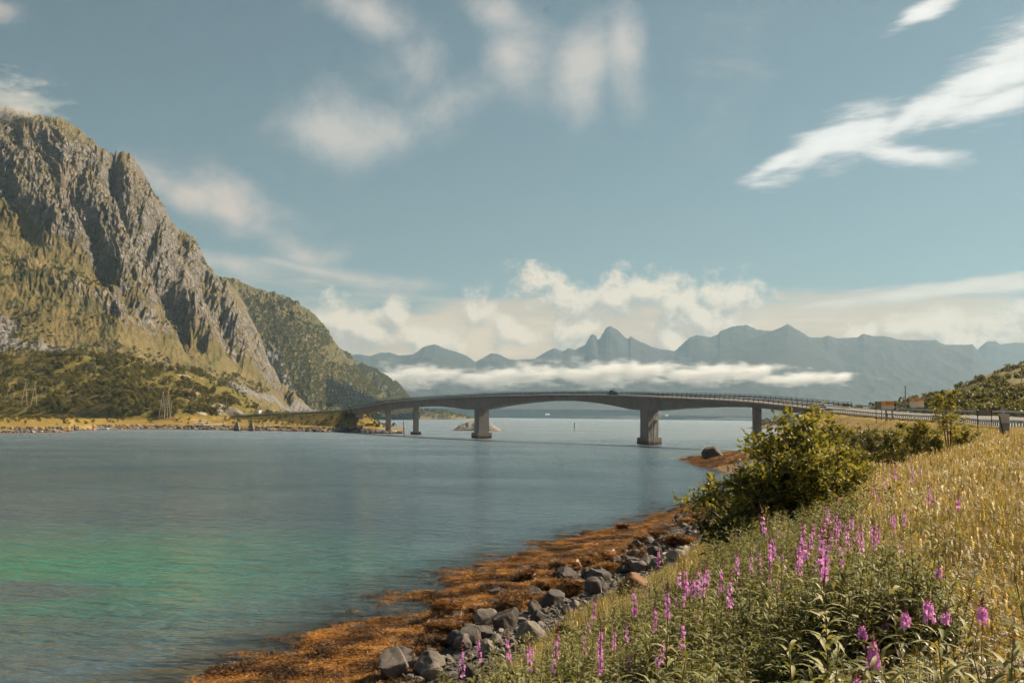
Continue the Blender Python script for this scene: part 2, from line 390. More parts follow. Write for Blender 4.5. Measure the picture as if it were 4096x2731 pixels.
# ------------------------------------------------------------------ ground materials
def mountain_mat(name, tint=1.0, gscale=1.0):
    m, t = new_mat(name); p = t.pos(); rock = t.attr('rock'); scree = t.attr('scree'); bushy = t.attr('bush')
    big = t.noise(p, 0.012 * gscale, 4, 0.6); mid = t.noise(p, 0.05 * gscale, 5, 0.62); fine = t.noise(p, 0.22 * gscale, 5, 0.65)
    strat = t.noise(t.mapping(p, (0, 0, 0), (0.3, 0.5, 0), (0.5, 0.5, 1.6)), 0.09 * gscale, 5, 0.65)
    grass = t.ramp(t.math('ADD', t.math('MULTIPLY', mid, 0.6), t.math('MULTIPLY', fine, 0.4)), [(0.30, (0.046, 0.042, 0.016)), (0.45, (0.088, 0.070, 0.028)), (0.58, (0.138, 0.102, 0.042)), (0.72, (0.18, 0.130, 0.060))])
    grass = t.mix(t.ss(big, 0.42, 0.62), grass, t.mix(1.0, grass, (0.96, 1.0, 0.90), 'MULTIPLY'))
    grass = t.mix(t.math('MULTIPLY', bushy, t.ss(fine, 0.40, 0.56)), grass, (0.030, 0.038, 0.012))
    rk = t.ramp(t.math('ADD', t.math('MULTIPLY', strat, 0.55), t.math('MULTIPLY', fine, 0.45)), [(0.30, (0.052, 0.048, 0.045)), (0.46, (0.115, 0.104, 0.095)), (0.60, (0.19, 0.172, 0.155)), (0.78, (0.32, 0.29, 0.26))])
    wp = t.vmath('ADD', p, t.vmath('SCALE', t.vmath('SUBTRACT', t.noise(p, 0.03 * gscale, 3, 0.5, out=1), (0.5, 0.5, 0.5)), scale=40.0))
    vq = t.mapping(wp, (0, 0, 0), (0.5, 0.35, 0.2), (1.0, 1.0, 0.55))
    v1 = t.voronoi(vq, 0.045 * gscale); v2 = t.voronoi(vq, 0.13 * gscale); ed = t.voronoi(vq, 0.045 * gscale, 'DISTANCE_TO_EDGE')
    rk = t.mix(t.ss(ed, 0.10, 0.0, 0.0, 0.65), rk, (0.030, 0.029, 0.028))
    rk = t.mix(t.math('MULTIPLY', t.ss(big, 0.5, 0.65), 0.35), rk, (0.17, 0.12, 0.07))
    sc = t.ramp(t.voronoi(p, 0.35 * gscale, out=0), [(0.05, (0.21, 0.195, 0.185)), (0.6, (0.10, 0.094, 0.09))])
    slope = t.node('ShaderNodeSeparateXYZ'); t.put(slope.inputs[0], t.node('ShaderNodeNewGeometry').outputs['Normal'])
    ledge = t.ss(slope.outputs[2], 0.55, 0.75)
    rf = t.math('ADD', rock, t.math('MULTIPLY', t.math('SUBTRACT', mid, 0.5), 1.5))
    rf = t.math('SUBTRACT', rf, t.math('MULTIPLY', ledge, 0.55)); rf = t.ss(rf, 0.28, 0.52)
    c = t.mix(rf, grass, rk)
    sf = t.ss(t.math('ADD', scree, t.math('MULTIPLY', t.math('SUBTRACT', mid, 0.5), 1.2)), 0.4, 0.55)
    c = t.mix(sf, c, sc)
    h = t.math('ADD', t.math('MULTIPLY', strat, 0.8), t.math('ADD', t.math('MULTIPLY', fine, 0.7), t.math('MULTIPLY', rf, t.math('ADD', t.math('MULTIPLY', v1, 2.2), t.math('MULTIPLY', v2, 0.8)))))
    out(t, principled(t, c, 0.92, t.bump(h, t.math('ADD', 0.30, t.math('MULTIPLY', rf, 0.5)), 6.0 / gscale), 0, 0.15)); return m
def land_mat(name, greens, flats=None, scale=1.0):
    m, t = new_mat(name); p = t.pos(); rock = t.attr('rock'); wet = t.attr('weed'); path = t.attr('path')
    a = t.noise(p, 0.06 * scale, 4, 0.6); b = t.noise(p, 0.5 * scale, 5, 0.65); c3 = t.noise(p, 3.0 * scale, 4, 0.6)
    g = t.ramp(t.math('ADD', t.math('MULTIPLY', a, 0.5), t.math('MULTIPLY', b, 0.5)), greens)
    if flats:
        zz = t.node('ShaderNodeSeparateXYZ'); t.put(zz.inputs[0], p)
        g = t.mix(t.ss(t.math('ADD', zz.outputs[2], t.math('MULTIPLY', t.math('SUBTRACT', a, 0.5), 8.0)), 9.0, 5.5), g, t.ramp(b, flats))
    g = t.mix(0.35, g, t.mix(c3, (0.02, 0.02, 0.006), (0.32, 0.25, 0.07)))
    rk = t.ramp(b, [(0.3, (0.07, 0.064, 0.058)), (0.55, (0.19, 0.172, 0.15)), (0.75, (0.30, 0.27, 0.23))])
    wd = t.ramp(t.math('ADD', t.math('MULTIPLY', b, 0.6), t.math('MULTIPLY', c3, 0.4)), [(0.35, (0.055, 0.020, 0.006)), (0.5, (0.16, 0.058, 0.010)), (0.66, (0.30, 0.115, 0.018))])
    k = t.math('MULTIPLY', t.math('SUBTRACT', b, 0.5), 1.3)
    c = t.mix(t.ss(t.math('ADD', rock, k), 0.40, 0.58), g, rk)
    c = t.mix(t.ss(t.math('ADD', wet, k), 0.42, 0.55), c, wd)
    c = t.mix(t.ss(path, 0.45, 0.6), c, t.mix(b, (0.22, 0.19, 0.15), (0.36, 0.31, 0.25)))
    out(t, principled(t, c, 0.9, t.bump(t.math('ADD', b, t.math('MULTIPLY', c3, 0.4)), 0.6, 0.4 / scale), 0, 0.15)); return m
def far_mat(name):
    m, t = new_mat(name); p = t.pos()
    a = t.noise(p, 0.004, 6, 0.6); b = t.noise(p, 0.02, 5, 0.6)
    c = t.ramp(t.math('ADD', t.math('MULTIPLY', a, 0.6), t.math('MULTIPLY', b, 0.4)), [(0.35, (0.022, 0.023, 0.024)), (0.5, (0.032, 0.033, 0.033)), (0.68, (0.048, 0.047, 0.045))])
    sn = t.attr('snow'); c = t.mix(t.ss(t.math('ADD', sn, t.math('MULTIPLY', t.math('SUBTRACT', b, 0.5), 0.8)), 0.55, 0.65), c, (0.8, 0.8, 0.8))
    out(t, principled(t, c, 0.95, t.bump(b, 0.25, 12), 0, 0.1)); return m
M_MOUNT = mountain_mat('mountain_rock_and_grass'); M_MOUNT2 = mountain_mat('wooded_slope', 1.0, 0.6)
M_FAR = far_mat('hazy_far_rock')
M_LAND = land_mat('knoll_turf', [(0.3, (0.035, 0.033, 0.008)), (0.45, (0.070, 0.060, 0.012)), (0.6, (0.120, 0.094, 0.018)), (0.75, (0.18, 0.13, 0.028))], [(0.3, (0.08, 0.062, 0.014)), (0.5, (0.20, 0.125, 0.026)), (0.7, (0.32, 0.19, 0.045))], scale=0.5)
M_HILL = land_mat('hill_turf', [(0.3, (0.045, 0.046, 0.014)), (0.5, (0.11, 0.092, 0.026)), (0.7, (0.19, 0.145, 0.05))], scale=0.6)
# ------------------------------------------------------------------ mountains: slopes rising from a foot line to a crest line
def polar_hill(name, mat, outline, crestY, footY, footz, nb, nr, x0, x1, disp, masks, backY=1.25, prof=1.0, nback=14):
    """outline: photo crest (column,row); crestY / footY: forward distance of crest and foot along the columns"""
    ox, oy = np.array(outline, float).T
    xs = np.linspace(x0, x1, nb); yc = np.interp(xs, ox, oy)
    cY = np.interp(xs, *np.array(crestY, float).T); fY = np.interp(xs, *np.array(footY, float).T)
    fz = np.interp(xs, *np.array(footz, float).T) if isinstance(footz, list) else np.full(nb, float(footz))
    d = rays(xs, yc); zc = EYE + d[:, 2] * cY; tx = d[:, 0]
    r = np.linspace(0, 1, nr) ** 0.9
    R, XS = np.meshgrid(r, xs, indexing='xy')         # (nb, nr)
    Y = fY[:, None] + (cY - fY)[:, None] * R
    k_ = max(3, nb // 14); ker = np.hanning(2 * k_ + 1); ker /= ker.sum(); zs = np.convolve(np.pad(zc, k_, mode='edge'), ker, 'valid')
    ZC = zs[:, None] + (zc - zs)[:, None] * R ** 2.2          # spurs fade out down the slope
    H = ZC - fz[:, None]
    pz = np.interp(R, np.linspace(0, 1, len(prof)), prof) if isinstance(prof, (list, tuple)) else R ** prof
    Z = fz[:, None] + H * pz
    # row in the picture, used as a height coordinate on the face
    YI = 1365.5 + 0 * Z; TX = tx[:, None]
    el = (Z - EYE) / Y
    YI = 1666 + 0.01 * (XS - 2048) - el * F
    X = TX * Y
    dz, at_ = disp(XS, YI, R, X, Y, Z, H)
    Z = Z + dz
    # back side, falling away behind the crest
    rb = np.linspace(0, 1, nback + 1)[1:]
    Yb = cY[:, None] * (1 + (backY - 1) * rb[None, :]); Xb = tx[:, None] * Yb
    Zb = Z[:, -1:] - (Z[:, -1:] + 30) * rb[None, :] ** 1.3
    Xa = np.concatenate([X, Xb], 1); Ya = np.concatenate([Y, Yb], 1); Za = np.concatenate([Z, Zb], 1)
    V = np.stack([Xa, Ya, Za], -1).reshape(-1, 3)
    A = {k: np.concatenate([v, np.repeat(v[:, -1:], nback, 1)], 1) for k, v in at_.items()}
    me = mesh_np(name, V, grid_faces(nb, nr + nback), mat, True, A)
    return structure(obj(name, me)), (Xa, Ya, Za)

def d_main(XS, YI, R, X, Y, Z, H):
    g = XS - 0.50 * np.maximum(0, YI - 820)                     # constant along a gully
    g2 = XS - 0.55 * (YI - 620)
    w = fbm(XS / 160, YI / 200, 4, 3) * 60
    line = np.interp(XS, [-700, 0, 120, 260, 420, 540, 640, 760, 860, 960, 1080, 1200], [700, 860, 930, 1040, 1110, 1230, 1310, 1370, 1400, 1450, 1530, 1600])
    up = sstep(70, -90, YI - line + fbm(XS / 90, YI / 90, 4, 8) * 90)      # 1 in the cliffs
    env = sstep(1.0, 0.68, R) * 0.97 + 0.03
    rib = ridged((g2 + w) / 210, YI / 700, 2, 21) * 24 + ridged((g2 + w * 1.2) / 95, YI / 190, 3, 22) * 17
    blocks = ridged((g2 * 1.1 + w) / 34, YI / 42, 4, 25) * 9 + fbm(XS / 15, YI / 13, 4, 26) * 6
    dz = up * env * (rib + blocks) + up * (1 - env) * (fbm(XS / 30, YI * 0, 4, 27) * 8)
    for gx, wd, dp, y0 in ((462, 24, 66, 600), (500, 34, 46, 900), (640, 38, 50, 900), (735, 28, 44, 1050), (772, 24, 46, 1100), (300, 40, 36, 760)):
        dz -= 0.6 * dp * env * np.exp(-((g + w * 0.35 - gx) / wd) ** 2) * sstep(y0 - 60, y0 + 80, YI) * sstep(90, -50, YI - line)
    low = (1 - up)
    dz += low * (fbm(XS / 120, YI / 120, 4, 30) * 9 + ridged(g / 90, YI / 500, 2, 31) * 1.6 + fbm(XS / 14, YI / 12, 3, 32) * 1.6) * sstep(0, 0.12, R)
    rock = up * (0.68 + 0.30 * fbm(g / 80, YI / 160, 4, 40)) + 0.0
    crag = np.exp(-(((XS - 430 - (YI - 1230) * 0.9) / 230) ** 2 + ((YI - 1240 - (XS - 430) * 0.42) / 70) ** 2))
    rock = np.maximum(rock, 0.75 * crag); dz += crag * (14 + ridged(g / 40, YI / 60, 3, 44) * 8)
    sc = 0.9 * np.exp(-(((XS - 40) / 90) ** 2 + ((YI - 1330) / 85) ** 2)) + 0.85 * np.exp(-(((XS - 230) / 130) ** 2 + ((YI - 1395) / 26) ** 2))
    band = np.exp(-((YI - np.interp(XS, [780, 900, 1000, 1120, 1230], [1490, 1540, 1570, 1615, 1640])) / 22) ** 2) * sstep(760, 860, XS)
    sc = np.maximum(sc, 0.8 * band)
    bush = sstep(-0.05, 0.45, fbm(XS / 70, YI / 50, 4, 50)) * (0.4 + 0.6 * low)
    return dz, dict(rock=rock, scree=sc, bush=bush)
OUT_MAIN = [(-900, 300), (-400, 380), (0, 418), (80, 440), (180, 468), (250, 472), (290, 500), (350, 545), (400, 590), (448, 612), (456, 630), (464, 606), (520, 615), (560, 670), (590, 720), (620, 780), (660, 830), (690, 895),
    (712, 920), (780, 952), (800, 1000), (830, 1060), (870, 1108), (888, 1132), (896, 1128), (906, 1118), (940, 1158), (980, 1218), (1010, 1288), (1040, 1340), (1060, 1400), (1080, 1450), (1120, 1520), (1180, 1590), (1250, 1640), (1330, 1662)]
PROF = [0, 0.075, 0.17, 0.28, 0.41, 0.55, 0.69, 0.82, 0.93, 1.0]
mountain, MT = polar_hill('mountain', M_MOUNT, OUT_MAIN, [(-900, 1500), (0, 1650), (500, 1720), (900, 1760), (1100, 1650), (1330, 1560)], [(-900, 760), (0, 840), (500, 900), (900, 1050), (1330, 1500)], 8.0, 880, 490, -420, 1330, d_main, None, 1.5, PROF)
structure(mountain, 'steep craggy mountain with green lower slopes on the left')

def d_wood(seed, amp):
    def f(XS, YI, R, X, Y, Z, H):
        env = sstep(1.0, 0.9, R) * 0.8 + 0.2
        g = XS - 0.5 * (YI - 1200)
        dz = env * amp * (ridged(g / 110, YI / 300, 4, seed) * 16 + fbm(XS / 22, YI / 20, 4, seed + 3) * 9 + fbm(XS / 6, YI / 5, 2, seed + 9) * 4)
        rock = 0.22 + 0.5 * fbm(g / 50, YI / 60, 4, seed + 5)
        scx = np.exp(-((g - (1110 - 0.5 * 280)) / 45) ** 2) * sstep(1380, 1450, YI) * (seed == 70) + np.exp(-(((XS - 1390) / 60) ** 2 + ((YI - 1580) / 40) ** 2)) * (seed == 70)
        return dz, dict(rock=rock, scree=0.85 * scx, bush=0.45 + 0.9 * fbm(XS / 60, YI / 60, 4, seed + 7) + 0.3 * sstep(1200, 1350, YI))
    return f
hill2, H2 = polar_hill('hill', M_MOUNT2, [(800, 1110), (930, 1118), (1010, 1148), (1100, 1178), (1180, 1208), (1260, 1260), (1310, 1320), (1345, 1380), (1400, 1450), (1470, 1530), (1530, 1585), (1580, 1625), (1620, 1650), (1680, 1664)],
    [(800, 2700), (1680, 2500)], [(800, 1700), (1250, 1750), (1680, 2350)], 6.0, 420, 260, 840, 1680, d_wood(70, 1.0), None, 1.3, [0, .12, .26, .42, .6, .78, .92, 1])
structure(hill2, 'rounded wooded hill behind the craggy mountain')
hill3, H3 = polar_hill('hill', M_MOUNT2, [(1250, 1330), (1380, 1410), (1440, 1465), (1500, 1490), (1540, 1508), (1580, 1540), (1620, 1575), (1645, 1600), (1665, 1640), (1690, 1664)],
    [(1250, 3500), (1690, 3300)], [(1250, 2700), (1690, 3100)], 6.0, 240, 160, 1300, 1690, d_wood(80, 1.2), None, 1.2, [0, .12, .26, .42, .6, .78, .92, 1])
structure(hill3, 'dark wooded spur falling to the fjord behind the bridge')

# far range across the fjord
def d_far(seed, amp):
    def f(XS, YI, R, X, Y, Z, H):
        env = sstep(1.0, 0.9, R) * 0.9 + 0.1
        dz = env * sstep(0, 0.3, R) * amp * (ridged(XS / 230 + R * 0.8, R * 2.2, 3, seed) * 45 + fbm(XS / 60, R * 6, 4, seed + 3) * 14) + (fbm(XS / 9, R * 0, 4, seed + 8) * 11) * sstep(0.9, 1, R)
        sn = 0.10 + 0.9 * np.maximum(0, fbm(XS / 45, R * 7, 4, seed + 5) - 0.25) * sstep(0.6, 0.75, R) * sstep(0.98, 0.9, R)
        return dz, dict(snow=sn)
    return f
OUT_A = [(1000, 1440), (1250, 1455), (1400, 1420), (1440, 1418), (1480, 1425), (1520, 1412), (1560, 1410), (1600, 1424), (1650, 1420), (1700, 1385), (1740, 1377), (1780, 1395), (1830, 1410), (1870, 1425), (1905, 1450), (1950, 1420), (1970, 1412), (2000, 1418), (2030, 1434), (2060, 1440), (2140, 1435),
    (2180, 1410), (2215, 1393), (2250, 1405), (2275, 1392), (2300, 1400), (2340, 1380), (2360, 1345), (2372, 1338), (2384, 1344), (2392, 1362), (2402, 1350), (2425, 1312), (2440, 1304), (2470, 1320), (2500, 1350), (2515, 1357), (2522, 1344), (2545, 1360), (2580, 1375), (2600, 1385), (2640, 1397),
    (2700, 1405), (2720, 1385), (2760, 1350), (2790, 1340), (2840, 1350), (2870, 1340), (2880, 1325), (2930, 1305), (2985, 1300), (3030, 1320), (3100, 1325), (3112, 1316), (3150, 1297), (3200, 1325), (3240, 1350), (3290, 1350), (3310, 1343), (3350, 1355), (3430, 1350), (3455, 1335), (3490, 1345),
    (3540, 1345), (3600, 1360), (3680, 1362), (3740, 1360), (3780, 1380), (3850, 1380), (3890, 1378), (3910, 1400), (3940, 1440), (3980, 1458), (4060, 1470), (4300, 1500), (4600, 1540)]
mA, _ = polar_hill('mountain', M_FAR, OUT_A, [(900, 10500), (2700, 9800), (4700, 9000)], [(900, 6800), (4700, 6200)], 60.0, 1300, 90, 1000, 4600, d_far(101, 1.0), None, 1.12, [0, .10, .22, .38, .58, .8, 1])
structure(mA, 'hazy jagged mountain range across the fjord')
mB, _ = polar_hill('mountain', M_FAR, [(3600, 1500), (3880, 1440), (3915, 1395), (3930, 1380), (3945, 1367), (3985, 1364), (4000, 1378), (4060, 1370), (4096, 1373), (4200, 1350), (4800, 1380)], [(3600, 11400), (4800, 11400)], [(3600, 9200), (4800, 9200)], 80.0, 300, 50, 3600, 4800, d_far(131, 1.0), None, 1.08, 1.3)
structure(mB, 'pale table topped mountain farthest off at right')
mC, _ = polar_hill('mountain', M_FAR, [(2600, 1560), (2760, 1490), (2835, 1445), (2880, 1408), (2960, 1372), (3060, 1335), (3120, 1312), (3150, 1303), (3230, 1352), (3330, 1420), (3450, 1478), (3650, 1530), (3850, 1600), (4100, 1660)], [(2600, 8600), (3150, 8900), (4100, 7600)], [(2600, 5600), (4100, 5600)], 25.0, 500, 90, 2600, 4100, d_far(151, 0.55), None, 1.12, [0, .07, .17, .32, .52, .76, 1])
structure(mC, 'broad hazy mountain flank facing the fjord')
# low coast strip at the foot of the far range
xs = np.linspace(1400, 4700, 700); rr = np.linspace(0, 1, 14)
Xs, Rr = np.meshgrid(xs, rr, indexing='ij')
Y0 = np.interp(Xs, [1400, 1900, 2700, 3050, 3400, 4700], [7500, 7000, 5600, 4700, 3900, 3800]); Yy = Y0 + Rr * (7600 - Y0)
Zz = -3 + 60 * Rr + sstep(0, 0.1, Rr) * (7 + fbm(Xs / 60, Rr * 5, 4, 160) * 16)
Xx = rays(Xs, np.full_like(Xs, 1665))[..., 0] * Yy
structure(obj('terrain', mesh_np('terrain', np.stack([Xx, Yy, Zz], -1).reshape(-1, 3), grid_faces(700, 14), M_FAR, True, dict(snow=np.zeros(Xs.size)))), 'low far coast at the foot of the range')
# ------------------------------------------------------------------ left shore: knoll, beach and road embankment
nX, nY = 560, 300
cols = np.linspace(-620, 1620, nX)
tl = rays(cols, np.full(nX, 1660.0))[:, 0]
vv = np.linspace(0, 1, nY) ** 1.35
shore_row = np.interp(cols, [-620, 0, 120, 280, 300, 420, 520, 620, 800, 1000, 1150, 1300, 1450, 1530, 1575, 1620], [1736, 1731, 1731, 1728, 1722, 1717, 1716, 1716, 1718, 1722, 1725, 1728, 1731, 1733, 1734, 1735])
Ys = np.array([atz(x, y, 0.0)[1] for x, y in zip(cols, shore_row)]) - 6
Ye = np.interp(cols, [-620, 900, 1200, 1400, 1500, 1620], [1050, 1050, 900, 700, 620, 590])
YY = Ys[:, None] + (Ye - Ys)[:, None] * vv[None, :]; XX = tl[:, None] * YY
CC = np.repeat(cols[:, None], nY, 1)
inl = YY - Ys[:, None] - 6                                     # metres inland
wig = fbm(XX / 25, YY / 25, 4, 200) * 7
Z = -1.0 + sstep(-6, 6, inl + wig) * 1.8 + sstep(4, 16, inl + wig) * 2.2 + sstep(14, 70, inl) * 3.0 + fbm(XX / 30, YY / 30, 4, 201) * 0.7 * sstep(2, 20, inl)
knx = [-620, -200, 0, 100, 200, 330, 400, 480, 560, 640, 720, 800, 860, 930, 980, 1020, 1060, 1620]
kny = [1470, 1450, 1440, 1432, 1420, 1424, 1436, 1430, 1455, 1474, 1480, 1502, 1530, 1562, 1592, 1622, 1650, 1662]
kz = np.array([zof(x, y, 830) for x, y in zip(cols, np.interp(cols, knx, kny))]); kY0 = np.interp(cols, [-620, 0, 300, 500, 700, 850, 1050], [690, 695, 690, 665, 665, 690, 735]); 
u = np.clip((YY - kY0[:, None]) / (830 - kY0)[:, None], 0, 1)
kn = (u ** 0.8 * (1 - 0.18 * np.sin(u * math.pi)))
back = sstep(830, 1000, YY)
lump = (ridged(XX / 55, YY / 55, 4, 210) * 5.0 + fbm(XX / 14, YY / 14, 3, 211) * 1.6) * np.sin(np.clip(u, 0, 1) * math.pi) ** 0.6
Z = np.maximum(Z, 0) * 0 + np.where(Z > -5, Z, Z) + (np.maximum(kz[:, None] - 5.5, 0) * kn + lump * (kz[:, None] > 14)) * (1 - back * 0.75)
dR, zR = road_dist(XX, YY, col_idx(900), I_A - 2, 4)
emb = zR - 0.45 - 0.62 * np.maximum(0, dR - 5.4)
cutf = sstep(22, 7, dR)
Z = np.where(inl > -3, np.maximum(Z, emb), Z)
Z = np.where(dR < 15, np.minimum(Z, zR - 0.45 + 1.1 * np.maximum(0, dR - 5.6)), Z)   # the road is cut into the knoll
tip = sstep(1480, 1580, CC)
Z = Z * (1 - tip * 0.35)
rk = sstep(14, 3, inl + wig) * 0.75 + 0.42 * sstep(0.15, 0.5, fbm(XX / 22, YY / 22, 4, 220)) * sstep(0.3, 0.8, u) + 0.5 * sstep(1470, 1540, CC)
rk = np.maximum(rk, 0.55 * ((dR > 6) & (dR < 15) & (Z > zR)))
weed = 0.9 * sstep(0.75, 0.1, Z) + 0.0
pth = np.zeros_like(Z)
pc = [(120, 1668), (330, 1671), (520, 1673), (700, 1674), (830, 1684), (930, 1697), (1000, 1704), (1150, 1712)]
for (xa, ya), (xb, yb) in zip(pc[:-1], pc[1:]):
    for k in np.linspace(0, 1, 14):
        x = xa + (xb - xa) * k; y = ya + (yb - ya) * k; p = atz(x, y, 5.2 if y < 1690 else 4.2)
        pth = np.maximum(pth, np.exp(-((XX - p[0]) ** 2 / 60 + (YY - p[1]) ** 2 / 16)))
LZ = Z.copy(); LX = XX; LY = YY; Lcols = cols; LK = u * (1 - back)
land = structure(obj('terrain', mesh_np('terrain', np.stack([XX, YY, Z], -1).reshape(-1, 3), grid_faces(nX, nY), M_LAND, True, dict(rock=rk, weed=weed, path=pth))), 'far shore with grassy knoll and road bank at left')
def land_at(i, j): return np.array((LX[i, j], LY[i, j], LZ[i, j]))
def land_z(X, Y):
    t = X / Y; i = np.clip(np.searchsorted(tl, t), 1, nX - 1); j = int(np.argmin(np.abs(LY[i] - Y))); return float(LZ[i, j])

# right hill across the road
def d_rhill(XS, YI, R, X, Y, Z, H):
    dz = sstep(0.05, 0.3, R) * (sstep(1.0, 0.85, R) * 0.8 + 0.2) * (fbm(X / 45, Y / 45, 4, 240) * 6 + fbm(X / 9, Y / 9, 3, 241) * 1.2)
    return dz, dict(rock=0.15 + 0.5 * fbm(X / 28, Y / 28, 4, 242), weed=0 * R, path=0 * R)
rhill, RH = polar_hill('hill', M_HILL, [(3180, 1668), (3280, 1655), (3400, 1640), (3460, 1628), (3500, 1632), (3580, 1622), (3650, 1605), (3700, 1600), (3760, 1580), (3830, 1555), (3880, 1530), (3930, 1505), (3980, 1485), (4040, 1468), (4096, 1460), (4250, 1440), (4700, 1420)],
    [(3180, 520), (3600, 560), (4700, 620)], [(3180, 330), (3450, 300), (3700, 250), (4096, 190), (4700, 150)], [(3180, 1), (3450, 7), (3700, 8.5), (4700, 9)], 420, 200, 3180, 4700, d_rhill, None, 1.6, 1.25)
structure(rhill, 'bushy hill rising beyond the road at right')

# headlands and islet
def mound(name, label, x0, x1, baseY, outline, nb=120, nr=40, depth=60, seed=300, mat=None, rockw=16):
    xs = np.linspace(x0, x1, nb); oy = np.interp(xs, *np.array(outline, float).T)
    zc = np.array([zof(x, y, baseY) for x, y in zip(xs, oy)]); tx = rays(xs, oy)[:, 0]
    r = np.linspace(-1, 1, nr); Y = baseY + r[None, :] * depth * np.ones((nb, 1)); X = tx[:, None] * Y
    prof = (1 - r * r)[None, :] ** 0.6
    Zm = -1.2 + (np.maximum(zc, 0.05) + 1.2)[:, None] * prof
    Zm += (ridged(X / (depth * .35), Y / (depth * .35), 4, seed) * 0.26 + fbm(X / (depth * .12), Y / (depth * .12), 3, seed + 2) * 0.2) * np.maximum(zc, 0.2)[:, None] * prof
    rk = sstep(rockw * 0.28, rockw * 0.08, Zm) * 0.8; wd = sstep(0.7, 0.1, Zm) * 0.8
    o = structure(obj(name, mesh_np(name, np.stack([X, Y, Zm], -1).reshape(-1, 3), grid_faces(nb, nr), mat or M_HILL, True, dict(rock=rk, weed=wd, path=np.zeros(Zm.size)))), label)
    return o, (X, Y, Zm)
islet, _ = mound('islet', 'small rocky islet with grass cap behind the left main pier', 1795, 2015, 700, [(1795, 1725), (1812, 1720), (1835, 1704), (1870, 1694), (1920, 1690), (1945, 1691), (1965, 1697), (1985, 1710), (2005, 1720), (2015, 1724)], seed=300, depth=14, rockw=34)
_, HD1 = mound('headland', 'wooded low headland seen under the left span', 1480, 1915, 2900, [(1480, 1632), (1560, 1640), (1640, 1646), (1720, 1652), (1790, 1655), (1830, 1660), (1860, 1666), (1890, 1672), (1915, 1676)], 160, 40, 190, 310, rockw=26)
_, HD2 = mound('headland', 'rocky green headland with the red house under the right span', 2990, 3420, 1080, [(2990, 1712), (3010, 1706), (3030, 1694), (3070, 1687), (3110, 1683), (3160, 1680), (3230, 1664), (3300, 1652), (3420, 1640)], 140, 40, 70, 320, rockw=26)
HEAD1 = np.stack(HD1, -1); HEAD2 = np.stack(HD2, -1)
# ------------------------------------------------------------------ near ground: beach, bank, meadow, road bank
SHORE = [(600, 2900), (830, 2731), (1040, 2640), (1270, 2570), (1550, 2470), (1720, 2410), (1800, 2340), (1950, 2280), (2100, 2215), (2350, 2140), (2500, 2098), (2700, 2045), (2800, 2012)]
cpts = [atz(x, y, 0.0) for x, y in SHORE]
cpts += [atz(x, y, 0.75) for x, y in [(1650, 2731), (1900, 2520), (2100, 2410), (2300, 2300), (2500, 2210), (2700, 2120), (2850, 2060)]]
for x, y in [(1880, 2800), (1990, 2731), (2150, 2570), (2340, 2450), (2560, 2330), (2700, 2260), (2850, 2180)]:      # the bank falls away below the line of sight to the stones
    e_ = atz(x, y, 1.9)
    for f_ in (0.62, 0.80):
        q_ = at(x, y, e_[1] * f_); q_[2] -= 0.9; cpts.append(q_)
cpts += [atz(x, y, 1.9) for x, y in [(1990, 2731), (2150, 2570), (2340, 2450), (2560, 2330), (2700, 2260), (2850, 2180)]]
for x, y, d, veg in [(3350, 1750, 250, 0), (3500, 1800, 150, 0), (3650, 1850, 66, .3), (3800, 1800, 70, .3), (3900, 1750, 90, .2), (4050, 1728, 85, .2), (3450, 1900, 50, .5), (3300, 2000, 36, .8), (3050, 2130, 29, .9), (2750, 2260, 23, .9),
                     (2500, 2390, 19, .9), (2250, 2490, 16, .9), (2050, 2640, 13.5, .9), (1960, 2731, 12.5, .9), (2600, 2600, 9, 1.0), (3000, 2600, 7, 1), (3500, 2600, 5.8, 1), (4000, 2600, 5.5, .8), (2250, 2731, 9, 1), (3000, 2300, 13, 1), (3500, 2300, 10.5, .9),
                     (3900, 2200, 13, .5), (3700, 2000, 22, .5), (4000, 1900, 28, .4), (4000, 1800, 50, .3)]:
    p = at(x, y, d); p[2] -= veg; cpts.append(p)
cpts += [np.array(q, float) for q in [(0, 0, 8.1), (6, -2, 8.3), (0, 3, 7.7), (0.3, 6, 7.0), (-3, 6, 6.2), (-5, 3, 6.9), (-10, 5, 4.6), (-16, 8, 1.6), (-20, 10, 0), (-26, 4, -2), (-30, 30, -3), (-24, 45, -2.6), (-60, 60, -5), (-20, 75, -3), (-8, 95, -3), (5, 130, -3), (-40, 140, -7), (20, -12, 8.8), (40, 20, 9.2), (70, 60, 9.6), (60, 20, 9.4), (120, 100, 11),
    (30, 150, -1.2), (37, 190, -0.8), (44, 232, 0.1), (48, 255, 0.3), (62, 275, 0.6), (74, 300, 0.2), (50, 225, 1.5), (60, 235, 3), (30, 250, -2.5), (45, 300, -4), (70, 330, -3), (95, 330, -0.5), (120, 330, 1), (45, 170, 1.0), (52, 180, 3.0), (40, 140, 1.2), (48, 135, 4.5), (33, 118, 1.0), (110, 260, 8), (110, 200, 9), (-10, -20, 7.5), (20, -30, 8.6), (-25, -15, 0), (-40, -10, -3)]]
C = np.array(cpts)
def tps_fit(P, v, lam=0.4):
    n = len(P); d = np.linalg.norm(P[:, None] - P[None], axis=2); K = np.where(d > 0, d * d * np.log(d + 1e-9), 0) + lam * np.eye(n) * 10
    A = np.zeros((n + 3, n + 3)); A[:n, :n] = K; A[:n, n] = 1; A[:n, n + 1:] = P; A[n, :n] = 1; A[n + 1:, :n] = P.T
    return np.linalg.solve(A, np.concatenate([v, np.zeros(3)]))
CS = C[:, :2] / 20.0
TW = tps_fit(CS, C[:, 2], 0.004)
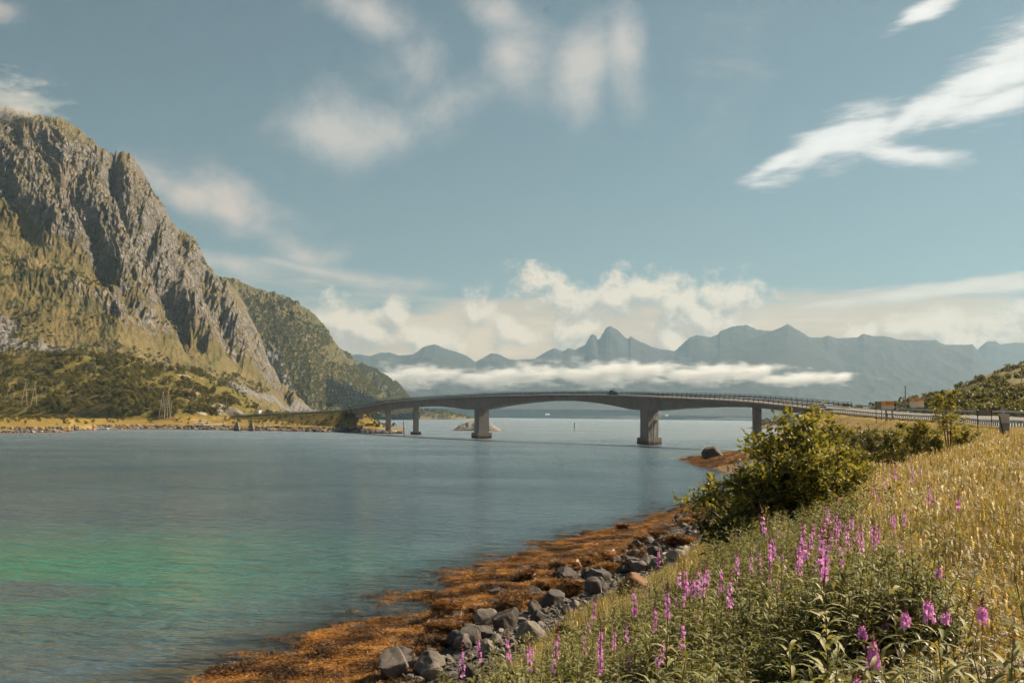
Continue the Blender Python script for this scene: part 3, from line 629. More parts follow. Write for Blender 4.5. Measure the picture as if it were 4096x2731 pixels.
def tps(X, Y):
    sh = X.shape; q = np.stack([X.ravel(), Y.ravel()], -1) / 20.0; o = np.full(len(q), TW[len(CS)]) + q @ TW[len(CS) + 1:]
    for k in range(len(CS)):
        d2 = ((q - CS[k]) ** 2).sum(1); o += TW[k] * 0.5 * d2 * np.log(d2 + 1e-12)
    return o.reshape(sh)
def GROUND_Z(X, Y):
    X = np.asarray(X, float); Y = np.asarray(Y, float)
    Xc = np.clip(X, -80, 160); Yc = np.clip(Y, -60, 345)
    z = tps(Xc, Yc)
    far = np.maximum(np.hypot(X - Xc, Y - Yc), 0)
    z = np.where(far > 0, np.minimum(z, -3) - far * 0.02, z)
    z = np.where(X < -50, np.minimum(z, -3), z)
    z = z + fbm(X / 6, Y / 6, 4, 500) * 0.22 * sstep(0.6, 2, z) + (fbm(X / 3.4, Y / 3.4, 4, 501) * 0.42 + fbm(X / 11, Y / 11, 2, 502) * 0.22) * sstep(-1.5, 0.0, z) * sstep(1.6, 0.5, z)
    dR, zR = road_dist(Xc, Yc, I_B + 2, len(PT), 3)
    z = np.maximum(z, np.where(dR < 40, zR - 0.35 - 0.55 * np.maximum(0, dR - 5.6), -99))
    z = np.where(dR < 9, np.minimum(z, zR - 0.30 + 0.35 * np.maximum(0, dR - 5.2)), z)
    return np.clip(z, -8, 14)
def gz1(x, y): return float(GROUND_Z(np.array([x]), np.array([y]))[0])
def ground_mat():
    m, t = new_mat('meadow_and_beach'); p = t.pos(); zz = t.node('ShaderNodeSeparateXYZ'); t.put(zz.inputs[0], p); z = zz.outputs[2]
    a = t.noise(p, 0.15, 4, 0.6); b = t.noise(p, 1.2, 5, 0.65); c3 = t.noise(p, 9.0, 4, 0.6)
    wob = t.math('MULTIPLY', t.math('SUBTRACT', b, 0.5), 1.2)
    grass = t.ramp(t.math('ADD', t.math('MULTIPLY', a, 0.5), t.math('MULTIPLY', c3, 0.5)), [(0.3, (0.12, 0.088, 0.020)), (0.5, (0.30, 0.20, 0.048)), (0.7, (0.42, 0.28, 0.08))])
    green = t.ramp(c3, [(0.35, (0.018, 0.018, 0.006)), (0.65, (0.065, 0.062, 0.018))])
    c = t.mix(t.attr('lush'), grass, green)
    peb = t.ramp(t.voronoi(p, 5.0, out=1), [(0.1, (0.040, 0.034, 0.030)), (0.6, (0.085, 0.074, 0.064)), (0.95, (0.16, 0.14, 0.12))])
    peb = t.mix(t.ss(t.voronoi(p, 5.0, 'DISTANCE_TO_EDGE'), 0.08, 0.0), peb, (0.018, 0.016, 0.014))
    weed = t.ramp(t.math('ADD', t.math('MULTIPLY', b, 0.5), t.math('MULTIPLY', c3, 0.5)), [(0.34, (0.040, 0.018, 0.005)), (0.47, (0.125, 0.058, 0.012)), (0.58, (0.24, 0.112, 0.020)), (0.7, (0.36, 0.175, 0.035))])
    sand = t.mix(a, (0.20, 0.22, 0.16), (0.30, 0.32, 0.24))
    zw = t.math('ADD', z, wob)
    c = t.mix(t.ss(zw, 2.6, 1.9), c, peb)
    c = t.mix(t.ss(zw, 0.95, 0.70), c, weed)
    c = t.mix(t.ss(zw, -0.55, -0.95), c, t.mix(t.ss(a, 0.42, 0.58), (0.045, 0.035, 0.015), sand))
    h = t.math('ADD', t.math('MULTIPLY', b, 0.6), t.math('MULTIPLY', c3, 0.5))
    rough = t.ss(z, 1.3, 0.6, 0.9, 0.42)
    out(t, principled(t, c, rough, t.bump(h, 0.9, 0.16), 0, 0.35)); return m
M_GROUND = ground_mat()
gx = np.unique(np.concatenate([np.linspace(-80, -26, 19), np.linspace(-26, 40, 190), np.linspace(40, 160, 70)]))
gy = np.unique(np.concatenate([np.linspace(-60, -6, 12), np.linspace(-6, 110, 330), np.linspace(110, 345, 130)]))
GX, GY = np.meshgrid(gx, gy, indexing='ij'); GZ = GROUND_Z(GX, GY)
lush = sstep(0.8, 0.2, np.abs(0)) * np.ones_like(GX)
def lush_at(X, Y):
    """1 where tall green plants grow, 0 in the dry meadow"""
    edge = np.interp(Y, [-20, 0, 5, 8, 10.5, 17, 22, 30, 50, 100], [1.0, 1.2, 2.1, 2.9, 3.9, 5.7, 7.3, 9.8, 15.5, 25])
    return sstep(0.8, -0.6, X - edge + fbm(X / 3, Y / 3, 3, 510) * 1.6)
lush = lush_at(GX, GY)
ground = structure(obj('ground', mesh_np('ground', np.stack([GX, GY, GZ], -1).reshape(-1, 3), grid_faces(len(gx), len(gy)), M_GROUND, True, dict(lush=lush))), 'meadow, bank and weedy beach on the near shore')
# ------------------------------------------------------------------ water
def water_mat():
    m, t = new_mat('fjord_water'); p = t.pos(); sh = t.attr('shallow'); tq = t.attr('turq')
    cd = t.node('ShaderNodeCameraData').outputs['View Distance']
    def wav(scale, sy, rot, det, dist=0.0): return t.noise(t.mapping(p, (0, 0, 0), (0, 0, rot), (1, sy, 1)), scale, det, 0.55, dist)
    h = t.math('ADD', t.math('MULTIPLY', wav(0.42, 2.2, 0.30, 3, 0.5), 1.1), t.math('MULTIPLY', wav(1.5, 1.8, 0.15, 3, 0.3), 0.36))
    h = t.math('ADD', h, t.math('MULTIPLY', wav(0.10, 2.4, 0.5, 2), 2.2))
    calm = t.noise(t.mapping(p, (0, 0, 0), (0, 0, 0.15), (1, 5, 1)), 0.006, 3, 0.55)
    st = t.math('MULTIPLY', t.ss(calm, 0.35, 0.6, 0.65, 1.0), 1.1)
    nm = t.bump(h, st, 0.62)
    deep = t.mix(t.ss(t.noise(p, 0.03, 3, 0.5), 0.4, 0.65), (0.044, 0.078, 0.100), (0.060, 0.096, 0.118))
    body = t.mix(tq, deep, (0.030, 0.150, 0.110))
    df = t.node('ShaderNodeBsdfDiffuse'); t.put(df.inputs[0], body); t.put(df.inputs['Normal'], nm)
    tr = t.node('ShaderNodeBsdfTransparent'); t.put(tr.inputs[0], (0.42, 0.55, 0.50))
    under = t.node('ShaderNodeMixShader'); t.put(under.inputs[0], sh); t.put(under.inputs[1], df.outputs[0]); t.put(under.inputs[2], tr.outputs[0])
    gl = t.node('ShaderNodeBsdfGlossy'); t.put(gl.inputs['Color'], (1.0, 1.0, 1.0)); t.put(gl.inputs['Roughness'], t.ss(cd, 20.0, 600.0, 0.05, 0.34)); t.put(gl.inputs['Normal'], nm)
    fr = t.node('ShaderNodeFresnel'); t.put(fr.inputs['IOR'], 1.45); t.put(fr.inputs['Normal'], nm)
    mx = t.node('ShaderNodeMixShader'); t.put(mx.inputs[0], fr.outputs[0]); t.put(mx.inputs[1], under.outputs[0]); t.put(mx.inputs[2], gl.outputs[0])
    out(t, mx.outputs[0]); return m
M_WATER = water_mat()
xw = np.concatenate([[-9300, -6000, -2500, -1000, -500, -250, -160], np.linspace(-110, 60, 171), [80, 120, 200, 400, 900, 2000, 5000, 12000]])
yw = np.concatenate([[-1200, -500, -120, -40], np.linspace(-10, 200, 211), [230, 280, 350, 450, 600, 800, 1200, 2000, 4000, 8000, 11000]])
WX, WY = np.meshgrid(xw, yw, indexing='ij')
wn = fbm(WX / 22, WY / 22, 4, 400)
tq = sstep(1.3, -0.1, np.hypot((WX + 36) / 34, (WY - 66) / 24) + wn * 0.35)
for (cx_, cy_, rx_, ry_, k) in ((-31, 56.5, 9, 4.5, 0.95), (-27, 47, 12, 3, 0.5), (-62, 92, 16, 10, 0.8)):
    tq = tq * (1 - k * sstep(1.15, 0.4, np.hypot((WX - cx_) / rx_, (WY - cy_) / ry_) + wn * 0.5))
gz = GROUND_Z(WX, WY)
shal = sstep(-1.1, -0.05, gz) * 0.9
structure(obj('water', mesh_np('water', np.stack([WX, WY, 0 * WX], -1).reshape(-1, 3), grid_faces(len(xw), len(yw)), M_WATER, True, dict(turq=tq, shallow=shal))), 'rippled fjord water, turquoise over sand at left')
# ------------------------------------------------------------------ bridge
def concrete(name, c=(0.20, 0.185, 0.175), stain=0.35):
    m, t = new_mat(name); p = t.pos()
    a = t.noise(p, 0.15, 4, 0.6); b = t.noise(t.mapping(p, (0, 0, 0), (0, 0, 0), (1, 1, 0.15)), 1.1, 5, 0.65); f = t.noise(p, 6, 4, 0.6)
    z = t.node('ShaderNodeSeparateXYZ'); t.put(z.inputs[0], p)
    k = t.math('ADD', t.math('MULTIPLY', a, 0.5), t.math('MULTIPLY', b, 0.5))
    col = t.ramp(k, [(0.3, tuple(v * 0.72 for v in c)), (0.5, c), (0.7, tuple(v * 1.3 for v in c))])
    col = t.mix(t.math('MULTIPLY', t.ss(b, 0.55, 0.75), stain), col, (0.06, 0.055, 0.05))
    tide = t.math('ADD', z.outputs[2], t.math('MULTIPLY', t.math('SUBTRACT', b, 0.5), 2.4))
    col = t.mix(t.ss(tide, 1.7, 0.9), col, (0.085, 0.050, 0.022)); col = t.mix(t.ss(tide, 0.55, 0.2), col, (0.012, 0.012, 0.010))
    out(t, principled(t, col, 0.88, t.bump(f, 0.25, 0.03), 0, 0.2)); return m
M_CONC = concrete('bridge_concrete', (0.185, 0.168, 0.158), 0.5); M_CONC_PALE = concrete('edge_beam_concrete', (0.27, 0.25, 0.225), 0.2); M_CONC_OLD = concrete('old_pier_concrete', (0.17, 0.155, 0.135), 0.6)
M_STEEL = simple_mat('galvanised_rail', (0.06, 0.068, 0.076), 0.5, 0.35, 0.2, 0.6, spec=0.4); M_STEEL_L = simple_mat('bright_guardrail', (0.36, 0.37, 0.38), 0.42, 0.5, 0.2, 0.8, spec=0.5)
def asphalt():
    m, t = new_mat('worn_asphalt'); p = t.pos(); a = t.noise(p, 0.4, 4, 0.6); f = t.noise(p, 14, 3, 0.6)
    c = t.ramp(t.math('ADD', t.math('MULTIPLY', a, 0.6), t.math('MULTIPLY', f, 0.4)), [(0.3, (0.095, 0.086, 0.076)), (0.7, (0.165, 0.145, 0.125))])
    out(t, principled(t, c, 0.75, t.bump(f, 0.3, 0.01), 0, 0.4)); return m
M_ASPH = asphalt(); M_PAINT = simple_mat('road_paint', (0.72, 0.70, 0.62), 0.6, vary=0.1)

def strip(offs_dz, i0, i1, step=1, closed=False):
    """sweep a cross-section of (offset, height) pairs along the road line; offs_dz may be a function of the index"""
    idx = np.arange(i0, i1 + 1, step); rows = []
    for i in idx:
        sec = offs_dz(i) if callable(offs_dz) else offs_dz
        rows.append([path_pt(i, o, z) for o, z in sec])
    V = np.array([[tuple(p) for p in r] for r in rows]); n, k = V.shape[:2]
    I = np.arange(n * k).reshape(n, k)
    if closed: I = np.concatenate([I, I[:, :1]], 1)
    f = np.stack([I[:-1, :-1], I[:-1, 1:], I[1:, 1:], I[1:, :-1]], -1).reshape(-1, 4)
    fs = [f]
    if closed: fs += [np.array([list(range(k))[::-1]]), np.array([[(n - 1) * k + j for j in range(k)]])]
    return V.reshape(-1, 3), fs
def strip_obj(name, sec, i0, i1, mat, parent=None, step=1, closed=False, smooth=False):
    V, f = strip(sec, i0, i1, step, closed); return obj(name, mesh_np(name, V, f, mat, smooth), parent)

SOFFIT = [(1395, 1660), (1450, 1652), (1526, 1640), (1633, 1628), (1700, 1624), (1760, 1625), (1820, 1631), (1858, 1637), (1925, 1637.5), (1960, 1631), (2000, 1623), (2050, 1615.5), (2100, 1610), (2150, 1605), (2210, 1601.5), (2280, 1602), (2340, 1606), (2390, 1612), (2434, 1619), (2480, 1628), (2528, 1639), (2608, 1641.5), (2700, 1634), (2780, 1629), (2850, 1626.5), (2970, 1627), (3085, 1637), (3175, 1650), (3300, 1664)]
sf_x, sf_y = np.array(SOFFIT).T
OW0, OW1 = 1.5, 7.1                                   # webs of the box girder, metres from the near kerb
_ii = np.arange(I_A, I_B + 1)
_dep = []
for i in _ii:
    w = path_pt(i, OW0); col_ = 2048 + F * (w.x / w.y) * 1.0
    # photo column of this place (pitch and roll are small; one refinement)
    d = RN.T @ np.array([w.x, w.y, w.z - EYE]); col_ = 2048 + F * d[0] / -d[2]
    zs = at(col_, np.interp(col_, sf_x, sf_y), w.y)[2]; _dep.append(max(1.6, (path_pt(i, 0).z - zs)))
DEP = np.array(_dep)
for _ in range(6): DEP[1:-1] += 0.25 * (DEP[:-2] + DEP[2:] - 2 * DEP[1:-1])
def dep(i): return float(DEP[min(max(i - I_A, 0), len(DEP) - 1)])
bridge = empty('bridge', path_pt((I_A + I_B) // 2, 4.3, -18)); tag(bridge, 'grey concrete box girder bridge arching over the fjord', 'bridge')
def bobj(o):
    o.parent = bridge; o.matrix_parent_inverse = Matrix.Translation(-bridge.location); return o
W = ROAD_W
bobj(strip_obj('deck_slab', lambda i: [(0.35, -0.12), (W - 0.35, -0.12), (W - 0.35, -0.38), (OW1 + 0.02, -0.62), (OW0 - 0.02, -0.62), (0.35, -0.38)], I_A, I_B, M_CONC, closed=True))
bobj(strip_obj('edge_beam', [(-0.05, 0.02), (0.42, 0.02), (0.42, -0.46), (-0.05, -0.46)], I_A, I_B, M_CONC_PALE, closed=True))
bobj(strip_obj('edge_beam', [(W - 0.42, 0.02), (W + 0.05, 0.02), (W + 0.05, -0.46), (W - 0.42, -0.46)], I_A, I_B, M_CONC_PALE, closed=True))
bobj(strip_obj('girder', lambda i: [(OW0, -0.60), (OW1, -0.60), (OW1 - 0.25, -dep(i) - OW1 * BANK[i]), (OW0 + 0.25, -dep(i) - OW0 * BANK[i])], I_A, I_B, M_CONC, closed=True))
structure(strip_obj('road', [(0.44, -0.095), (W - 0.44, -0.095)], I_A, I_B, M_ASPH), 'asphalt carriageway over the bridge')
def frame_at(i):
    t = Vector((TN[i][0], TN[i][1], 0)); n = Vector((NR[i][0], NR[i][1], 0)); return Matrix((t, n, Vector((0, 0, 1)))).transposed()
def pier(colx, along, o0, o1, zb, cap=None, sink=0.3):
    i = col_idx(colx); R = frame_at(i); base = path_pt(i, (o0 + o1) / 2)
    zt = base.z - dep(i) - (o0 + o1) / 2 * 0 + 0.0
    zt = path_pt(i, 0).z - dep(i) + sink
    b = MB(); b.box((base.x, base.y, (zt + zb) / 2), (along, o1 - o0, zt - zb), R)
    p = bobj(b.build('pier', M_CONC))
    if cap:
        zc, ea, eo = cap; c = MB(); c.box((base.x, base.y, (zc - 0.4) / 2 + 0.2), (along + ea, o1 - o0 + eo, zc - 0.4 + 0.0), R)
        c.box((base.x, base.y, -2.2), (along + ea - 1.6, o1 - o0 + eo - 1.6, 4.6), R)
        q = bobj(c.build('footing', M_CONC_OLD)); q.parent = p; q.matrix_parent_inverse = Matrix.Identity(4)
        p_ = q
    return p, i, R, base
pier(1895, 4.4, OW0 + 0.2, OW1 - 0.2, 2.7, (2.9, 1.7, 1.9)); P2, iP2, RP2, bP2 = pier(2568, 4.4, OW0 + 0.2, OW1 - 0.2, 2.7, (2.9, 1.6, 1.7))
pier(1635, 1.5, 2.9, 5.5, 1.5, (1.9, 1.8, 2.0)); pier(1525, 1.5, 2.9, 5.5, 0.5); pier(2986, 1.5, 2.9, 5.5, -4); pier(3191, 1.6, 2.6, 6.0, -1)
# abutments
for i, k in ((I_A, 1), (I_B, -1)):
    R = frame_at(i); b = MB(); c = path_pt(i, W / 2)
    b.box((c.x - R[0][0] * k * 1.0, c.y - R[1][0] * k * 1.0, c.z - 2.6), (3.0, W - 0.4, 5.0), R)
    b.box((c.x + R[0][0] * k * 6, c.y + R[1][0] * k * 6, c.z - dep(i) - 1.0), (1.6, 5.0, 2.4), R)
    bobj(b.build('abutment', M_CONC_PALE))
# door, platform, ladder and pipe on the right main pier
pl = MB(); ex = Vector((RP2[0][0], RP2[1][0], 0)); ny = Vector((RP2[0][1], RP2[1][1], 0)); c0 = Vector((bP2.x, bP2.y, 0)) + ex * 2.2
pl.box(c0 + ex * 0.55 + ny * 1.6 + Vector((0, 0, 9.2)), (1.1, 2.0, 0.12), RP2)
for dz in (0.45, 0.85, 1.25): pl.box(c0 + ex * 1.1 + ny * 1.6 + Vector((0, 0, 9.2 + dz)), (0.05, 2.0, 0.06), RP2)
for q in (0.62, 2.58): pl.box(c0 + ex * 1.1 + ny * q + Vector((0, 0, 9.8)), (0.06, 0.06, 1.25), RP2)
bobj(pl.build('platform', simple_mat('zinc_paint', (0.55, 0.50, 0.36), 0.5)))
dd = MB(); dd.box(c0 + ex * 0.03 + ny * 0.2 + Vector((0, 0, 10.3)), (0.08, 0.95, 2.1), RP2); bobj(dd.build('door', simple_mat('grey_green_door', (0.22, 0.22, 0.18), 0.6)))
ld = MB()
for q in (0.0, 0.4): ld.tube([c0 + ex * 0.15 + ny * (0.5 + q) + Vector((0, 0, 3.0)), c0 + ex * 0.15 + ny * (0.5 + q) + Vector((0, 0, 9.2))], 0.03, 5)
for k in range(18): ld.tube([c0 + ex * 0.15 + ny * 0.5 + Vector((0, 0, 3.2 + k * 0.33)), c0 + ex * 0.15 + ny * 0.9 + Vector((0, 0, 3.2 + k * 0.33))], 0.02, 4)
bobj(ld.build('ladder', M_STEEL_L))
pp = MB(); pp.tube([c0 + ex * 0.12 - ny * 0.8 + Vector((0, 0, 9.4)), c0 + ex * 0.12 - ny * 0.8 + Vector((0, 0, 3.0)), c0 + ex * 0.95 - ny * 0.6 + Vector((0, 0, 2.9)), c0 + ex * 0.98 - ny * 0.3 + Vector((0, 0, 0.3))], 0.06, 6); bobj(pp.build('pipe', M_STEEL_L))

# railings: beam and rails as one part each side, every post its own piece
def railing(off, face, i0, i1, spacing, name='railing', h=1.42, mat=M_STEEL, parts=True):
    b = MB()
    V1 = [path_pt(i, off, h) for i in range(i0, i1 + 1, 2)]; b.tube(V1, 0.05, 4)
    b.tube([path_pt(i, off, h - 0.27) for i in range(i0, i1 + 1, 2)], 0.022, 4); b.tube([path_pt(i, off, 0.36) for i in range(i0, i1 + 1, 2)], 0.025, 4)
    r = b.build(name, mat)
    V, f = strip([(off + face * 0.06, 0.58), (off + face * 0.12, 0.66), (off + face * 0.06, 0.735), (off + face * 0.12, 0.81), (off + face * 0.06, 0.89), (off + face * 0.02, 0.89), (off + face * 0.02, 0.58)], i0, i1, 2, True)
    beam = obj('guard_beam', mesh_np('guard_beam', V, f, mat, False)); beam.parent = r
    pb = MB(); pb.box((0, 0, h / 2), (0.14, 0.14, h)); pm = pb.mesh('post', mat)
    rest = []
    L = i1 - i0; n = int(L / spacing)
    for k in range(n + 1):
        s = i0 + k * spacing; i = min(int(s), len(PT) - 2); fr = s - i
        p = path_pt(i, off) * (1 - fr) + path_pt(i + 1, off) * fr
        o = obj('post', pm, r, loc=p, rot=(0, 0, math.atan2(TN[i][1], TN[i][0])))
    return r
rl = railing(0.14, 1, I_A, I_B, 2.45); bobj(rl)
iM = col_idx(2300)
rf = railing(W - 0.14, -1, iM, I_B, 2.45); bobj(rf)
rf2 = railing(W - 0.14, -1, I_A, iM, 4.9); bobj(rf2)

# roads on land, with kerb lines and guard rails
def road_on_land(i0, i1, label, z=-0.28):
    r = structure(strip_obj('road', [(-0.9, z - 0.12), (0.1, z + 0.05), (W - 0.1, z + 0.05), (W + 0.9, z - 0.12)], i0, i1, M_ASPH, smooth=True), label)
    for o in (0.45, W - 0.6):
        l = strip_obj('edge_line', [(o, z + 0.056), (o + 0.12, z + 0.056)], i0, i1, M_PAINT); l.parent = r
    return r
iL0 = col_idx(900)
road_on_land(iL0, I_A, 'asphalt road on the far bank leading to the bridge', -0.12)
road_on_land(I_B, len(PT) - 1, 'asphalt road curving from the bridge to the right', -0.12)
M_POST = simple_mat('rail_post', (0.16, 0.15, 0.14), 0.6, 0.3)
def guard(off, face, i0, i1, label, spacing=2.0, dz=-0.15):
    g = empty('guardrail', path_pt((i0 + i1) // 2, off)); tag(g, label, 'guardrail')
    def fix(o): o.parent = g; o.matrix_parent_inverse = Matrix.Translation(-g.location); return o
    V, f = strip([(off + face * 0.05, dz + 0.46), (off + face * 0.13, dz + 0.54), (off + face * 0.05, dz + 0.615), (off + face * 0.13, dz + 0.69), (off + face * 0.05, dz + 0.77), (off, dz + 0.77), (off, dz + 0.46)], i0, i1, 1, True)
    fix(obj('guard_beam', mesh_np('guard_beam', V, f, M_STEEL_L, False)))
    pb = MB(); pb.box((0, 0, 0.1), (0.10, 0.12, 1.2)); pm = pb.mesh('post', M_POST)
    for k in range(int((i1 - i0) / spacing)):
        i = int(i0 + k * spacing); fix(obj('post', pm, None, loc=path_pt(i, off - face * 0.02, dz), rot=(0, 0, math.atan2(TN[i][1], TN[i][0]))))
    return g
iEnd = col_idx(4160) + 6
guard(-0.35, -1, I_B, iEnd, 'steel guardrail along the near side of the road at right', 2.0)
guard(W + 0.35, -1, I_B, col_idx(4075), 'bright steel guardrail along the far side of the road at right', 2.0, 0.05)
guard(-0.35, -1, iL0, I_A, 'low steel guardrail beside the road on the far bank', 4.0)
# ------------------------------------------------------------------ scattering helper: one object that holds a mass nobody could count
_hidden = {}
def variant(name, me): 
    o = bpy.data.objects.new(name, me); return o
def scatter(name, P, rot, sc, idx, variants, label, cat=None):
    c = bpy.data.collections.new(name + '_kinds')
    for v in variants: c.objects.link(v)
    me = bpy.data.meshes.new(name); P = np.asarray(P, np.float32); me.vertices.add(len(P)); me.vertices.foreach_set('co', P.ravel())
    a = me.attributes.new('rot', 'FLOAT_VECTOR', 'POINT'); a.data.foreach_set('vector', np.asarray(rot, np.float32).ravel())
    a = me.attributes.new('sc', 'FLOAT', 'POINT'); a.data.foreach_set('value', np.asarray(sc, np.float32))
    a = me.attributes.new('vi', 'INT', 'POINT'); a.data.foreach_set('value', np.asarray(idx, np.int32))
    me.update()
    o = obj(name, me); g = bpy.data.node_groups.new(name + '_spread', 'GeometryNodeTree')
    g.interface.new_socket('Geometry', in_out='INPUT', socket_type='NodeSocketGeometry'); g.interface.new_socket('Geometry', in_out='OUTPUT', socket_type='NodeSocketGeometry')
    n = g.nodes; l = g.links
    gi = n.new('NodeGroupInput'); go = n.new('NodeGroupOutput'); ip = n.new('GeometryNodeInstanceOnPoints'); ci = n.new('GeometryNodeCollectionInfo')
    ci.inputs['Collection'].default_value = c; ci.inputs['Separate Children'].default_value = True; ci.inputs['Reset Children'].default_value = True
    def na(nm, typ):
        q = n.new('GeometryNodeInputNamedAttribute'); q.data_type = typ; q.inputs['Name'].default_value = nm; return q.outputs[0]
    l.new(gi.outputs[0], ip.inputs['Points']); l.new(ci.outputs[0], ip.inputs['Instance']); ip.inputs['Pick Instance'].default_value = True
    l.new(na('vi', 'INT'), ip.inputs['Instance Index'])
    er = n.new('FunctionNodeEulerToRotation'); l.new(na('rot', 'FLOAT_VECTOR'), er.inputs[0]); l.new(er.outputs[0], ip.inputs['Rotation'])
    l.new(na('sc', 'FLOAT'), ip.inputs['Scale']); l.new(ip.outputs[0], go.inputs[0])
    md = o.modifiers.new('spread', 'NODES'); md.node_group = g
    stuff(o, label, cat); return o
def spin(n, tilt=0.0):
    r = np.zeros((n, 3)); r[:, 2] = nrg.uniform(0, 2 * math.pi, n); r[:, 0] = nrg.normal(0, tilt, n); r[:, 1] = nrg.normal(0, tilt, n); return r

# ------------------------------------------------------------------ foliage builders
def leaf_cards(C, L, Wd, g, up=0.3, seed=0):
    """bent leaf pieces (2 quads each) at centres C, random headings; returns verts, faces"""
    n = len(C); r = np.random.default_rng(seed)
    d = r.normal(size=(n, 3)); d[:, 2] = d[:, 2] * 0.6 + up; d /= np.linalg.norm(d, axis=1)[:, None]
    a = r.normal(size=(n, 3)); s = np.cross(d, a); s /= np.linalg.norm(s, axis=1)[:, None] + 1e-9; nn = np.cross(s, d)
    L = np.broadcast_to(L, n)[:, None] * r.uniform(0.5, 1.5, (n, 1)); Wd = np.broadcast_to(Wd, n)[:, None] * r.uniform(0.6, 1.4, (n, 1))
    b = C - d * L * 0.5; m = C + nn * L * g; t = C + d * L * 0.5
    V = np.stack([b - s * Wd * 0.25, b + s * Wd * 0.25, m + s * Wd * 0.5, m - s * Wd * 0.5, t + s * Wd * 0.15, t - s * Wd * 0.15], 1)
    I = np.arange(n)[:, None] * 6
    Fq = np.concatenate([I + np.array([[0, 1, 2, 3]]), I + np.array([[3, 2, 4, 5]])], 0)
    return V.reshape(-1, 3), Fq
def crown_points(n, h, w, seed, clumps=14, base=0.15, flat=1.0):
    """points in clumps on an uneven crown"""
    r = np.random.default_rng(seed)
    cz = r.uniform(base, 0.95, clumps); rad = np.sqrt(np.clip(1 - ((cz - 0.45) / 0.58) ** 2, 0.05, 1)) * w / 2
    th = r.uniform(0, 2 * math.pi, clumps); rr = rad * np.sqrt(r.uniform(0.1, 1, clumps))
    cc = np.stack([rr * np.cos(th), rr * np.sin(th), cz * h], -1)
    k = r.integers(0, clumps, n); q = r.normal(size=(n, 3)); q /= np.linalg.norm(q, axis=1)[:, None]
    cs = r.uniform(0.10, 0.24, clumps) * (w + h) / 2
    p = cc[k] + q * (cs[k] * r.uniform(0.4, 1, n) ** 0.5)[:, None] * np.array([1, 1, 0.8 * flat])
    p[:, 2] = np.maximum(p[:, 2], 0.02 * h); return p
M_BARK = simple_mat('bark', (0.075, 0.055, 0.042), 0.9, vary=0.4, scale=8, bump=0.4)
M_BARK_PALE = simple_mat('birch_bark', (0.20, 0.175, 0.145), 0.8, vary=0.4, scale=6)
M_BIRCH = leaf_mat('birch_leaves', (0.056, 0.056, 0.013), (0.13, 0.118, 0.024), (0.23, 0.18, 0.04), scale=0.09, trans=0.42)
M_BUSH = leaf_mat('hill_bush_leaves', (0.060, 0.064, 0.020), (0.140, 0.132, 0.042), (0.24, 0.20, 0.07), scale=0.12, trans=0.45)
M_SPRUCE = leaf_mat('spruce_needles', (0.010, 0.018, 0.010), (0.020, 0.032, 0.016), (0.036, 0.046, 0.02), scale=0.2, trans=0.1)
def far_tree_mesh(name, seed, h, w, n, leaf, mat, bark=M_BARK_PALE):
    V, f = leaf_cards(crown_points(n, h, w, seed), leaf, leaf * 0.75, 0.18, 0.2, seed)
    b = MB(); b.tube([(0, 0, -0.8), (0.05 * h * 0.2, 0, h * 0.4), (0, 0.03 * h, h * 0.8)], [0.03 * h * 0.6, 0.018 * h, 0.006 * h], 5)
    tv = np.array(b.v); nv = len(V); tf = [np.array([q]) for q in ()]
    quads = np.array([q for q in b.f if len(q) == 4]) + nv
    return mesh_np(name, np.vstack([V, tv]), [f, quads], [mat, bark], False, None, np.concatenate([np.zeros(len(f)), np.ones(len(quads))]))
def spruce_mesh(name, seed, h, n=150):
    r = np.random.default_rng(seed); z = r.uniform(0.08, 1, n) ; rad = (1 - z) * h * 0.19 + 0.1; th = r.uniform(0, 6.283, n); q = r.uniform(0.3, 1, n)
    C = np.stack([rad * q * np.cos(th), rad * q * np.sin(th), z * h], -1); V, f = leaf_cards(C, h * 0.16, h * 0.07, -0.15, -0.1, seed); return mesh_np(name, V, f, M_SPRUCE, False)
birches = [variant('birch_kind', far_tree_mesh('birch', 600 + k, rnd.uniform(3.6, 6.0), rnd.uniform(3.0, 5.0), 190, 0.62, M_BIRCH)) for k in range(9)]
bushes = [variant('bush_kind', far_tree_mesh('bush', 640 + k, rnd.uniform(1.8, 3.6), rnd.uniform(2.4, 4.4), 170, 0.55, M_BUSH)) for k in range(9)]
spruces = [variant('spruce_kind', spruce_mesh('spruce', 660 + k, rnd.uniform(9, 14))) for k in range(5)]

# woods on the knoll across the water
ci = nrg.integers(2, nX - 3, 60000); cj = nrg.integers(2, nY - 3, 60000)
cX, cY, cZ, cC, cU = LX[ci, cj], LY[ci, cj], LZ[ci, cj], Lcols[ci], LK[ci, cj]
dn = fbm(cX / 40, cY / 26, 4, 700); leftness = np.interp(cC, [-600, 0, 350, 560, 760, 900, 1050, 1300], [1, 1, 0.85, 0.45, 0.28, 0.15, -0.15, -0.6])
keep = (cU > 0.03) & (cY < 850) & (dn + leftness * 0.75 + 0.10 * (cU < 0.35) > 0.22) & (nrg.uniform(0, 1, len(ci)) < 0.16) & (road_dist(cX, cY, iL0, I_A, 6)[0] > 9)
kX, kY, kZ = cX[keep], cY[keep], cZ[keep]; order = np.argsort(kY); kX, kY, kZ = kX[order], kY[order], kZ[order]
NT_IND = 46
scatter('birch_wood', np.stack([kX, kY, kZ], -1)[NT_IND:], spin(len(kX) - NT_IND, 0.06), nrg.uniform(0.65, 1.25, len(kX) - NT_IND), nrg.integers(0, 9, len(kX) - NT_IND), birches, 'dense dark birch wood covering the knoll on the far shore', 'wood')
